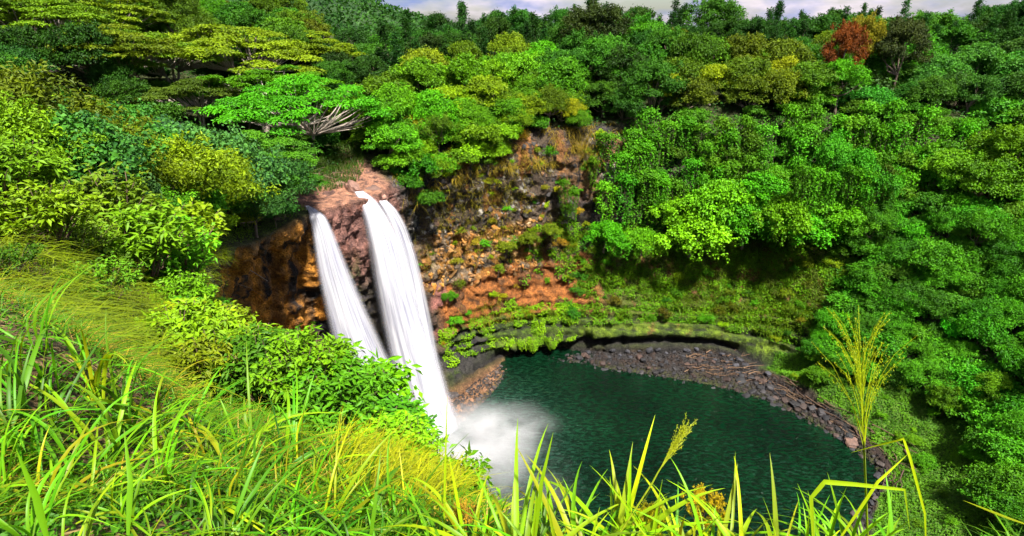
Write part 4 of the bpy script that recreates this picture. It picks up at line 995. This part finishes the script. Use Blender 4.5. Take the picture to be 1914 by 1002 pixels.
# ------------------------------------------------------------------ foreground: near bushes
def mk_leafy(key, seed, H, Rr, nb, per, L, W, upr=.5):
    rg = np.random.default_rng(seed); g = Geo(); tg = Geo()
    for i in range(nb):
        a = rg.uniform(0, 2*np.pi); q = math.sqrt(rg.random()); tip = A(Rr*q*math.cos(a), Rr*q*math.sin(a), H * (.35 + .65 * math.sqrt(max(0, 1 - .75*q*q)) * rg.uniform(.65, 1.05)))
        b = tip * A(.35, .35, .25); m = (b + tip) / 2 + rg.normal(size=3) * .05 * H + A(0, 0, .08 * H)
        u = np.linspace(0, 1, 6)[:, None]; pts = (1-u)**2*b + 2*u*(1-u)*m + u*u*tip
        if i % 2 == 0: tube(tg, pts, np.linspace(.012, .004, 6) * H, 4)
        n = per; uu = .35 + .65 * rg.random((n, 1)) ** .7; P = (1-uu)**2*b + 2*uu*(1-uu)*m + uu*uu*tip + rg.normal(size=(n, 3)) * .02 * H
        T = unit(tip - m + A(0, 0, .15)); out = unit(np.cross(T, rg.normal(size=(n, 3))))
        N = unit(UP * .8 + out * .2 + rg.normal(size=(n, 3)) * .38); AX = out * .9 + T * .5 - UP * .15
        vv = .25 + .5 * uu[:, 0] ** 2 + rg.normal(size=n) * .15 + rg.uniform(-.12, .12)
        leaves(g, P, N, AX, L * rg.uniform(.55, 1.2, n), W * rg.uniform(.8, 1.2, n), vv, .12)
    tube(tg, [A(0,0,-.3), A(0,0,H*.15), A(0,0,H*.4)], [.03*H, .024*H, .012*H], 6)
    proto(key, tg, g)
mk_leafy('leafy0', 501, 1.5, .95, 110, 26, .15, .058); mk_leafy('leafy1', 502, 1.3, 1.05, 100, 26, .16, .062); mk_leafy('leafy2', 503, 1.7, .85, 100, 26, .14, .056)
mk_leafy('small0', 505, .9, .8, 80, 34, .07, .03); mk_leafy('small1', 506, .8, .9, 80, 34, .075, .034)

near_bush = [
 (455,770,7.6,.95,'leafy1',(.11,.20,.006),'bush on the thatch slope below the yellow-green pair'),
 (520,790,7.2,.9,'leafy0',(.055,.16,.006),'leafy bush midway down the brink'),
 (585,815,6.6,.85,'leafy2',(.10,.22,.006),'bush on the brink left of the shaded low one'),
 (640,845,6.0,.75,'leafy1',(.05,.16,.006),'green bush at the foot of the bush row'),
 (745,885,5.2,.6,'leafy0',(.13,.29,.006),'small bright bush lowest in the bush row'),
 (120,560,12.5,1.0,'leafy1',(.12,.22,.006),'leafy bush within the yellow grass near the left edge'),
 (60,500,15,1.2,'leafy0',(.10,.20,.008),'dull green bush at the left edge in the yellow grass'), # top px, top py, Y, scale, key, colour, label
 (655,660,8.6,1.5,'leafy2',(.10,.28,.006),'tall bright bush in front of the foot of the narrow waterfall'),
 (610,740,8.0,1.1,'leafy0',(.045,.15,.006),'mid green bush left of the tall bright one'),
 (765,785,7.0,1.35,'leafy1',(.12,.30,.006),'broad bright bush hiding the base of the falls'),
 (690,820,6.6,1.15,'leafy0',(.04,.14,.006),'darker bush under the broad bright one'),
 (820,830,5.8,.9,'leafy2',(.10,.27,.006),'small bush against the white spray'),
 (545,700,9.8,1.0,'leafy1',(.18,.26,.005),'yellow-green bush against the dark rock'),
 (480,690,10.6,1.0,'leafy0',(.20,.29,.005),'yellow-green bush below the orange rock face'),
 (395,660,11.2,1.05,'leafy2',(.25,.31,.005),'yellow-tipped bush at the grass slope edge'),
 (310,610,12.2,1.15,'leafy0',(.20,.28,.005),'upright yellow-green bush with reddish twigs'),
 (350,690,10.0,.8,'leafy1',(.12,.22,.006),'low shaded bush among dry grass'),
 (430,730,8.8,.75,'small0',(.16,.24,.006),'low bush in the thatch below the yellow-tipped one'),
 (260,520,16,1.5,'leafy1',(.10,.22,.006),'rounded bush on the grass slope'),
 (330,540,17.5,1.5,'leafy2',(.09,.24,.008),'bright rounded bush on the brink of the left bank'),
 (375,565,19,.95,'leafy0',(.06,.24,.010),'mossy green bush hanging over the brink'),
 (220,460,19,1.7,'leafy2',(.09,.17,.008),'dark bush at the top of the yellow grass'),
 (300,450,23,2.0,'leafy1',(.15,.24,.006),'yellowish bush below the round-leaved patch'),
 (150,520,14,1.0,'small1',(.10,.18,.008),'small low bush amid the yellow grass'),
 (560,830,7.0,.7,'small0',(.10,.2,.006),'low bush in the shade of the tall bright one'),
 (40,600,9,.9,'small1',(.05,.14,.008),'dark low bush at the left edge under the yellow grass'),
 (200,600,11,1.0,'small0',(.07,.17,.008),'green low bush beside the tall sedge'),
]
for px, py, Y, sc, k, c, lab in near_bush:
    p = at(px, py, Y=Y); d = drop(p[0], p[1], p[2] + 30); Hh = PROTO[k][1].bounding_box if False else 0
    z0 = d[2] if d is not None else p[2] - sc
    h = {'leafy0':1.5,'leafy1':1.3,'leafy2':1.7,'small0':.9,'small1':.8}[k]
    if Y > 9: sc *= 1.35
    zs = max(.5, min(2.6, (p[2] - z0) / h)) if p[2] - z0 > .3 else sc
    place(k, (p[0], p[1], z0 - .05), (sc, sc, zs if abs(zs - sc) < 1.2 else sc), lab, 'bush', 'near_bush', 'foreground bushes', c, (.12,.08,.05), names=('stem', 'foliage'), jit=.05)

sl = ['olive','yellowish','pale lime','dull green','tawny green','bright green']
for i, (s, t, p) in enumerate(pick(m_(3.9, 6.0, 7.1, 9.3) * (G[..., 1] > 7) * (PXG > -30) * (PYG > 340), 20, 1.1) + pick(m_(3.2, 6.0, 7.0, 7.9) * (G[..., 1] > 6.5), 34, .9)):
    k = rc(['small0', 'small1', 'leafy1', 'leafy0']); cc = rc([(.12,.18,.006), LIME, (.13,.21,.006), MID, (.08,.22,.006)])
    place(k, p - A(0, 0, .05), random.uniform(.75, 1.3) * min(1, max(.42, np.linalg.norm(p - A(0, 0, CAM_Z)) / 19)), 'low bush dotted over the left grass slope', 'bush', 'slope_bush', 'low bushes on the grass slope', cc, (.12,.08,.05), names=('stem', 'foliage'))

# round-leaved patch in the dark gap of the bank
for i, (px, py, Y) in enumerate([(318,440,29), (290,455,27), (335,425,31)]):
    p = at(px, py, Y=Y); place('heart0', (p[0], p[1], p[2] - 1.0), .42, ['patch of rounded bluish leaves in the dark gap','lower patch of rounded bluish leaves','small patch of rounded leaves deeper in the gap'][i], 'plant', 'round_leaved_plant', 'round-leaved plants', (.02,.15,.045), names=('stem', 'foliage'))

# ------------------------------------------------------------------ foreground: grass
RGF = np.random.default_rng(77)
D = np.linalg.norm(G - A(0, 0, CAM_Z), axis=-1)
fgm = ((TG > 6.8) & (TG < 9.9) & (SG > .2) & (SG < 6.2) & (G[..., 1] > .4)).astype(float)
def near_pts(mask, n, pw=1.6): return scatter_pts(mask * fgm / (D ** pw + 2.0), n)
patch = fbm(G * A(.55, .55, .3), 3, 141)
P, Nn, i_, j_ = near_pts((G[..., 1] > 6.0) * (SG > 3.6) * sstep(patch, .40, .52), 14000, 1.0)
blades('yellow_grass', P, Nn, .85, .026, (.16,.22,.007), 'long drooping yellow-olive grass on the left slope', 'grass', 1.0, A(.35, -.1, 0), 4)
P, Nn, i_, j_ = near_pts((G[..., 1] < 11) * (SG < 5.2) * sstep(patch, .40, .54), 8500, 1.5)
blades('green_grass', P, Nn, .30, .011, (.085,.22,.006), 'mid-height green grass filling the near slope', 'grass', .8, A(.25, .05, 0), 4)
P, Nn, i_, j_ = near_pts((G[..., 1] < 10) * (SG < 5.0) * sstep(patch, .48, .58), 9000, 1.5)
blades('thatch', P, Nn, .34, .008, (.34,.24,.04), 'dry straw thatch lying on the near slope', 'grass', .5, A(.3, -.2, -.9), 3, up=.25, spread=.9)
P, Nn, i_, j_ = near_pts((G[..., 1] < 9) * (SG < 5.0), 14000, 1.8); g = Geo(); n = len(P)
leaves(g, P + UP * RGF.uniform(0, .09, n)[:, None], UP + RGF.normal(size=(n, 3)) * .4, RGF.normal(size=(n, 3)), .05 * RGF.uniform(.5, 1.4, n), .03, RGF.normal(.45, .2, n))
tag(link('weeds', g.mesh('weeds', M_LEAF), color=(.05,.16,.008)), 'small low weeds on the soil between the grass', 'weeds', kind='stuff')
P, Nn, i_, j_ = near_pts((SG > 1.9) * (SG < 4.6) * (TG < 7.4) * (G[..., 1] < 12) * (G[..., 1] > 3.2) * sstep(patch, .46, .58), 1900, 1.2)
blades('edge_grass', P, Nn, .5, .011, (.27,.29,.008), 'bright yellow sunlit grass along the brink of the near slope', 'grass', .7, A(.35, .1, .1), 4)

P, Nn, _, _ = scatter_pts(m_(0, 3.4, 6.7, 8.8) + m_(21.2, 22.1, 6.7, 8.5) * .4, 9000, True)
blades('brink_grass', P, Nn, .30, .010, (.11,.23,.006), 'short grass on the ground around the lookout', 'grass', .7, None, 4)

def ribbon(name, pts, width, vein=.25, v=.5, twist=None):
    """one long leaf: two strips folded along the midrib"""
    pts = np.asarray(pts, float); n = len(pts); u = np.linspace(0, 1, n); tan = unit(np.gradient(pts, axis=0))
    hz = unit(np.cross(tan, UP + A(.02, .01, 0)) if twist is None else np.cross(tan, twist)); nn = np.cross(hz, tan)
    w = width * np.minimum(1, .45 + 1.6*u) * (1 - u**2.6) + .001
    V = np.stack([pts - hz * w[:, None]/2 + nn * w[:, None]*vein*.5, pts, pts + hz * w[:, None]/2 + nn * w[:, None]*vein*.5], 1).reshape(-1, 3); Q = []
    for i in range(n - 1): a = i*3; Q += [(a, a+1, a+4, a+3), (a+1, a+2, a+5, a+4)]
    return make_mesh(name, V, None, Q, M_GRASS, True, {'var': np.clip(np.full(len(V), v) + np.repeat(.12*u, 3), 0, 1)})

def blade_path(rg, ln, az, el, droop, n=11):
    d = A(math.cos(az)*math.cos(el), math.sin(az)*math.cos(el), math.sin(el)); h = unit(A(d[0], d[1], .001)); u = np.linspace(0, 1, n)[:, None]
    return d * u * ln + h * droop * .55 * u**2.2 * ln - UP * droop * .9 * u**2.6 * ln

CLUMPS, WIDE = [], []
for k in range(6):
    rg = np.random.default_rng(600 + k); L = []
    for i in range(14):
        pth = blade_path(rg, rg.uniform(.6, 1.1), rg.uniform(0, 6.28), rg.uniform(.6, 1.4), rg.uniform(.2, 1.0)) + A(*(rg.normal(size=2) * .045), 0)
        L.append(ribbon('blade', pth, rg.uniform(.016, .033), .3, rg.uniform(.1, .8)))
    CLUMPS.append(L); L = []
    for i in range(12):
        pth = blade_path(rg, rg.uniform(.5, 1.08), rg.uniform(0, 6.28), rg.uniform(1.0, 1.5), rg.uniform(.05, .8) if i % 3 else rg.uniform(.9, 1.5), 14) + A(*(rg.normal(size=2) * .05), 0)
        L.append(ribbon('blade', pth, rg.uniform(.020, .040), .3, rg.uniform(.25, .75)))
    WIDE.append(L)
def clump(p, sc, label, color, group, src=None, tilt=(0, 0)):
    e = bpy.data.objects.new('grass_clump', None); COL.objects.link(e); e.location = p; e.scale = (sc,) * 3; e.empty_display_size = .1
    e.rotation_euler = (tilt[0], tilt[1], random.uniform(0, 6.28)); tag(e, label, 'grass', group)
    for me in random.choice(src or CLUMPS):
        link('leaf', me, e, color=tuple(c * random.uniform(.75, 1.25) for c in color))
    return e

spots = [(60,960),(150,900),(40,820),(120,760),(230,930),(300,860),(340,960),(210,800),(420,900),(470,980),(390,800),(540,900),(560,960),(510,840),(620,960),(690,930),(720,990),(300,740),(90,680),(30,730),(180,700),(250,770),(640,880),(770,960),(820,990),(450,780),(10,900),(80,600),(150,640),(600,900),(660,990),(400,990),(270,990),(130,990),(580,850),(740,930),(350,900),(480,870),(190,860),(90,900),(20,780),(70,740),(140,830),(260,880),(320,800),(440,840),(500,930),(610,930),(670,900),(540,800),(230,720),(350,760),(20,660),(420,960),(760,990)]
for i, (px, py) in enumerate(spots):
    p = hit(px, min(py + 60, 1200))
    if p is None: continue
    dd = np.linalg.norm(p - A(0, 0, CAM_Z))
    col_ = rc([(.075,.24,.006), (.11,.28,.006), (.06,.18,.008), (.16,.29,.006), (.20,.26,.008)])
    zone = 'near the left frame edge' if px < 130 else 'beside the dry thatch' if px < 430 else 'on the brink by the bushes' if px > 600 else 'in the middle of the near slope'
    clump(p - A(0, 0, .03), random.uniform(.55, .85) * min(1.5, max(.62, dd / 4.0)), 'broad-bladed green grass clump ' + zone, col_, 'broad-bladed grass clumps', None, (random.gauss(.0, .15), random.gauss(.22, .15)))

# row of tall bright blades standing on the brink in front of the pool: tip pixel, distance
row = [(870,880,2.5),(905,905,2.2),(945,930,2.0),(985,885,1.95),(1020,880,1.9),(1060,915,1.8),(1095,900,1.8),(1140,890,1.85),(1180,850,1.9),(1215,840,1.9),(1255,905,1.75),(1280,880,1.8),(1300,905,1.75),(1325,930,1.6),(1345,920,1.7),(1385,900,1.7),(1415,925,1.6),(1445,900,1.7),(1465,935,1.55),(1490,915,1.65),(1535,890,1.7),(1580,920,1.65),(1630,890,1.7),(1670,885,1.7),(1715,930,1.65)]
ordn = ['first','second','third','fourth','fifth','sixth','seventh','eighth','ninth','tenth','eleventh','twelfth','thirteenth','fourteenth','fifteenth','sixteenth','seventeenth','eighteenth','nineteenth','twentieth','twenty-first','twenty-second','twenty-third','twenty-fourth','last']
for i, (px, py, Y) in enumerate(row):
    p = at(px, py, Y=Y); d = drop(p[0], p[1], 60); z = d[2] if d is not None else 47.6
    sc = min(1.5, max(.5, (p[2] - z) / .84))
    clump((p[0] - .03, p[1], z - .03), sc, ordn[i] + ' clump from the left of tall yellow-green blades in front of the pool', rc([(.24,.36,.006), (.19,.35,.006), (.27,.35,.008), (.14,.31,.006)]), 'tall blades in front of the pool', WIDE, (random.gauss(0, .06), random.gauss(.08, .08)))

for i in range(16):
    px = 880 + i * 54; py = random.uniform(895, 955); p = at(px, py, Y=1.75); d = drop(p[0], p[1], 60)
    clump((p[0], p[1] + random.uniform(-.1, .1), (d[2] if d is not None else 47.6) - .03), min(1.1, max(.4, (p[2] - (d[2] if d is not None else 47.6)) / .9)), ordn[i] + ' narrow-bladed clump from the left among the tall blades before the pool', rc([(.15,.31,.006), (.10,.26,.006), (.22,.33,.006)]), 'narrow blades before the pool', None, (random.gauss(0, .08), random.gauss(.05, .1)))

def single_leaf(name, pix, width, color, label, cat='grass', group='single bent blades', v=.6):
    P3 = np.array([at(a, b, Y=c) for a, b, c in pix]); o3 = P3[0].copy(); P3 = P3 - o3
    q = np.concatenate([P3[i] + (P3[i+1] - P3[i]) * np.linspace(0, 1, 6, endpoint=False)[:, None] for i in range(len(P3) - 1)] + [P3[-1:]])
    e = bpy.data.objects.new(name, None); COL.objects.link(e); e.location = o3; tag(e, label, cat, group)
    link('leaf', ribbon('leaf', q, width, .35, v, A(.1, -1, .4)), e, color=color); return e
single_leaf('bent_blade', [(1730,1010,1.62),(1728,960,1.62),(1700,855,1.64),(1688,820,1.66),(1640,832,1.7),(1590,846,1.74)], .011, (.27,.36,.006), 'tall blade snapped at a sharp angle, its tip pointing at the pool')
single_leaf('bent_blade', [(1560,1020,1.5),(1640,900,1.55),(1695,850,1.62)], .014, (.26,.34,.006), 'thin straight blade crossing the seed head stalk')
single_leaf('bent_blade', [(1925,982,1.5),(1870,962,1.6),(1800,935,1.75)], .014, (.30,.36,.006), 'lone blade reaching in from the right frame edge')
single_leaf('bent_blade', [(1085,1010,1.7),(1100,890,1.75),(1118,808,1.8)], .016, (.20,.36,.008), 'upright blade rising highest left of the pool grasses') if False else None
single_leaf('bent_blade', [(1000,1010,1.75),(1012,900,1.8),(1034,808,1.86)], .018, (.20,.36,.008), 'upright stiff blade standing out against the spray')
single_leaf('bent_blade', [(830,1010,2.6),(832,880,2.7),(836,742,2.8)], .014, (.24,.36,.008), 'thin upright blade in front of the base of the falls')
single_leaf('bent_blade', [(1520,1015,1.5),(1515,930,1.52),(1540,900,1.53),(1600,905,1.54),(1690,915,1.56),(1700,990,1.6)], .019, (.24,.36,.010), 'wide blade arching over and hanging down left of the stalk')
single_leaf('bent_blade', [(90,1010,1.5),(70,930,1.55),(30,838,1.6)], .032, (.12,.30,.008), 'wide folded blade leaning at the lower left corner')
single_leaf('bent_blade', [(240,1000,1.6),(245,900,1.7),(232,800,1.85)], .024, (.09,.22,.008), 'blurred upright blade in the lower left grass')

def seed_stalk(base, tip, label, n, spread, color, seed, hd=.45):
    rg = np.random.default_rng(seed); b, t = np.asarray(base), np.asarray(tip); d = t - b; L = np.linalg.norm(d); ax = unit(d)
    e = bpy.data.objects.new('seed_stalk', None); COL.objects.link(e); e.location = b; tag(e, label, 'grass', 'grass seed heads')
    g = Geo(); tube(g, [A(0,0,0), d*.5 + rg.normal(size=3)*.006, d*(1 - hd), d*.97], [.0045, .004, .0035, .0012], 6, .45)
    link('stalk', g.mesh('stalk', M_GRASS, True), e, color=color); g = Geo(); s1 = unit(np.cross(ax, A(0, 1, .2))); s2 = np.cross(ax, s1)
    for i in range(n):
        u = (1 - hd) + hd * .72 * rg.random() ** 1.3; p = d * u; a = rg.uniform(0, 6.28); o_ = s1*math.cos(a) + s2*math.sin(a)*.7
        l = L * hd * rg.uniform(.45, .85) * (1.15 - .6*(u - 1 + hd)/hd); sp = spread * rg.uniform(.4, 1.2)
        pts = [p, p + (ax + o_*sp*.6)*l*.4, p + (ax + o_*sp*.9)*l*.75, p + (ax*.95 + o_*sp*1.15)*l]
        tube(g, pts, [.0016, .0013, .001, .0006], 3, .55)
        m = 26; uu = rg.random((m, 1)); Pp = pts[1] + (pts[3] - pts[1]) * uu + rg.normal(size=(m, 3)) * .002
        leaves(g, Pp, rg.normal(size=(m, 3)), ax + rg.normal(size=(m, 3)) * .3, .010, .0035, rg.normal(.7, .15, m))
    link('seed_head', g.mesh('seed_head', M_GRASS), e, color=tuple(c * k for c, k in zip(color, (1.15, 1.05, 1))))
seed_stalk(at(1622, 1015, Y=1.75), at(1606, 622, Y=2.05), 'tall grass stalk with a feathery yellow seed head over the right shore', 46, .42, (.24,.33,.008), 1, .56)
seed_stalk(at(1150, 1010, Y=1.8), at(1285, 795, Y=2.05), 'slanting grass stalk with a narrow seed head in front of the pool', 26, .2, (.22,.27,.012), 2, .42)

# small yellow-leaved plants among the foreground blades
for i, (px, py, Y, sc) in enumerate([(1320,905,2.1,.30),(1215,940,2.0,.26),(780,930,3.6,.4),(870,940,2.7,.3)]):
    p = at(px, py, Y=Y); place(rc(['small0', 'small1']), (p[0], p[1], p[2] - .9 * sc), (sc * .45, sc * .45, sc), ['leafy yellow plant with reddish tips among the blades before the pool','lower yellow plant among the blades before the pool','yellow plant on the brink below the bushes','brownish yellow plant at the brink by the white spray'][i], 'plant', 'yellow_plant', 'yellow plants in the grass', [(.33,.30,.008),(.36,.33,.008),(.36,.33,.01),(.30,.20,.02)][i], (.12,.07,.04), names=('stem', 'foliage'))

# ------------------------------------------------------------------ spray at the foot of the falls
def spray(name, c, rad, dens, label, seed):
    k = 3; V, F = [], []
    nu, nv = 20, 12
    for i in range(nv + 1):
        th = math.pi * i / nv
        for j in range(nu): ph = 2*math.pi*j/nu; V.append((math.sin(th)*math.cos(ph), math.sin(th)*math.sin(ph), math.cos(th)))
    Q = [(i*nu+j, (i+1)*nu+j, (i+1)*nu+(j+1) % nu, i*nu+(j+1) % nu) for i in range(nv) for j in range(nu)]
    t = NT(name); tc = t.n('ShaderNodeTexCoord'); ln = t.n('ShaderNodeVectorMath', operation='LENGTH'); t.l(tc.outputs['Object'], ln.inputs[0])
    mp = t.n('ShaderNodeMapping'); mp.inputs['Location'].default_value = (seed, 0, 0); t.l(tc.outputs['Object'], mp.inputs['Vector'])
    n = t.noise(2.1, 4, mp.outputs['Vector'], .62)
    fo = t.n('ShaderNodeMapRange', i_From_Min=1.0, i_From_Max=.1); fo.interpolation_type = 'SMOOTHSTEP'; t.l(ln.outputs['Value'], fo.inputs['Value'])
    nn = t.n('ShaderNodeMapRange', i_From_Min=.40, i_From_Max=.68); t.l(n, nn.inputs['Value'])
    dd = t.math('MULTIPLY', t.math('MULTIPLY', t.math('POWER', fo.outputs[0], 1.5), nn.outputs[0]), dens)
    pv = t.n('ShaderNodeVolumePrincipled'); pv.inputs['Color'].default_value = (.97, .97, 1, 1); t.l(dd, pv.inputs['Density']); t.l(pv.outputs[0], t.out.inputs['Volume'])
    o = link(name, make_mesh(name, V, None, Q, t.m, True)); o.location = c; o.scale = rad
    return tag(o, label, 'mist', kind='stuff')
spray('mist', at(880, 832, z=2.2), (10.5, 9.0, 4.6), .72, 'white spray rising where the broad waterfall strikes the pool', 0)
spray('mist', at(935, 800, z=2.2), (10, 6.5, 3.8), .34, 'thin plume of spray drifting out over the pool', 5)
spray('mist', at(960, 900, z=1.6), (10, 9, 3.0), .16, 'faint veil of spray over the near pool below the plume', 9)

# ------------------------------------------------------------------ tell look-alikes apart by what they stand nearest to
LM = [(90,430,'the yellow grass slope'),(480,560,'the left rock face'),(590,390,'the narrow fall top'),(690,356,'the broad fall top'),(840,460,'the ochre columns'),(960,300,'the dark rock'),
      (1110,290,'the pale rock patch'),(1400,400,'the widest creeper mound'),(1555,75,'the orange-leaved tree'),(1610,310,'the drooping tree'),(1840,290,'the light spreading tree'),(1625,720,'the tall seed head'),
      (1310,690,'the driftwood heap'),(1500,720,'the bright green bank'),(1110,70,'the big domed tree'),(450,60,'the great umbrella tree'),(600,200,'the bright umbrella tree'),(890,730,'the brown slab'),(655,690,'the tall bright bush'),(430,860,'the thatch'),(850,600,'the orange earth'),(1760,560,'the right slope middle'),(1800,880,'the mossy corner bank'),(1750,150,'the blue-green trees'),(1300,200,'the yellow feathery tree'),(1250,420,'the wide creeper mound'),(250,250,'the silvery trees'),(100,850,'the lower left corner')]
SHORT = {'dark green tree of the back rows near the skyline':'dark green back-row tree','yellow-green tree on the plateau above the bare rock wall':'yellow-green plateau tree','deep green dense tree above the pale rock patch':'deep green dense tree',
 'olive to mid green tree above the vine-hung wall':'olive green plateau tree','blue-green broadleaf tree high on the slope right of the orange-leaved tree':'blue-green broadleaf tree','slender dark sapling with a pointed top on the skyline':'slender pointed skyline sapling',
 'leafy yellow-green shrub hanging over the rim right of the falls':'yellow-green rim shrub','mid green tree between the umbrella tree and the dark rock':'mid green tree','green shrub clinging to the upper wall among the vines':'green upper-wall shrub',
 'curtain of green vines hanging down the upper wall':'curtain of hanging vines','curtain of strands under the drooping creeper tree':'curtain of creeper strands','green leafy shrub in the thicket on the right slope':'leafy thicket shrub','bush filling the left bank thicket':'left bank bush',
 'shaded shrub under the umbrella trees':'shaded understory shrub','green tree on the rise beyond the umbrella trees':'green tree behind the umbrella trees','small tuft of leaves rooted in the bare rock wall':'small leaf tuft on bare rock',
 'dark wet stone on the far shore below the mossy ledge':'dark far-shore stone','dark stone on the shore below the bright green bank':'dark bank-shore stone','dark stone on the near right shore behind the tall seed head':'dark near-shore stone','brown stone on the slab of shore beside the falls':'brown slab stone',
 'blackish stone at the foot of the mossy ledge':'blackish stone at the ledge foot','pale stick in the driftwood heap on the far shore':'pale driftwood stick','driftwood branch lying along the edge of the bright green bank':'driftwood branch','low bush dotted over the left grass slope':'low grass-slope bush','low leafy plant on the flat green bank by the pool':'low leafy bank plant','leafy plant rooted in the grassy lower wall':'leafy lower-wall plant'}
_o = 'first second third fourth fifth sixth seventh eighth ninth tenth eleventh twelfth thirteenth fourteenth fifteenth sixteenth seventeenth eighteenth nineteenth'.split()
NTH = ['nearest'] + [w + ' nearest' for w in _o[1:]]
for ten, tens in (('twentieth', 'twenty'), ('thirtieth', 'thirty'), ('fortieth', 'forty'), ('fiftieth', 'fifty')):
    NTH += [ten + ' nearest'] + [tens + '-' + w + ' nearest' for w in _o[:9]]
bpy.context.view_layer.update()
by = {}
for o in list(COL.objects):
    if o.parent is None and 'label' in o and o.get('kind') is None: by.setdefault('broad-bladed' if o['label'].startswith('broad-bladed') else o['label'], []).append(o)
for lab, os_ in by.items():
    if len(os_) < 2: continue
    cells = {}
    for o in os_:
        q = np.array(o.location); q[2] += 2.5 * o.scale[2] if 'tree' in o.name or 'shrub' in o.name or 'bush' in o.name else 0
        px, py, f = project(q)
        L = min(LM, key=lambda l: (l[0]-px)**2 + (l[1]-py)**2); dx, dy = px - L[0], py - L[1]
        rel = ('right of' if dx > 0 else 'left of') if abs(dx) > abs(dy) else ('below' if dy > 0 else 'above')
        cells.setdefault((rel, L[2]), []).append((math.hypot(dx, dy), o))
    for (rel, nm), lst in cells.items():
        lst.sort(key=lambda a: a[0])
        for r, (_, o) in enumerate(lst):
            base = 'broad-bladed grass clump' if lab.startswith('broad-bladed') else SHORT.get(lab, lab)
            o['label'] = f"{base} {rel} {nm}" + (f", {NTH[r]} to it" if len(lst) > 1 and r < len(NTH) else ', one of the farther ones' if len(lst) > 1 else '')
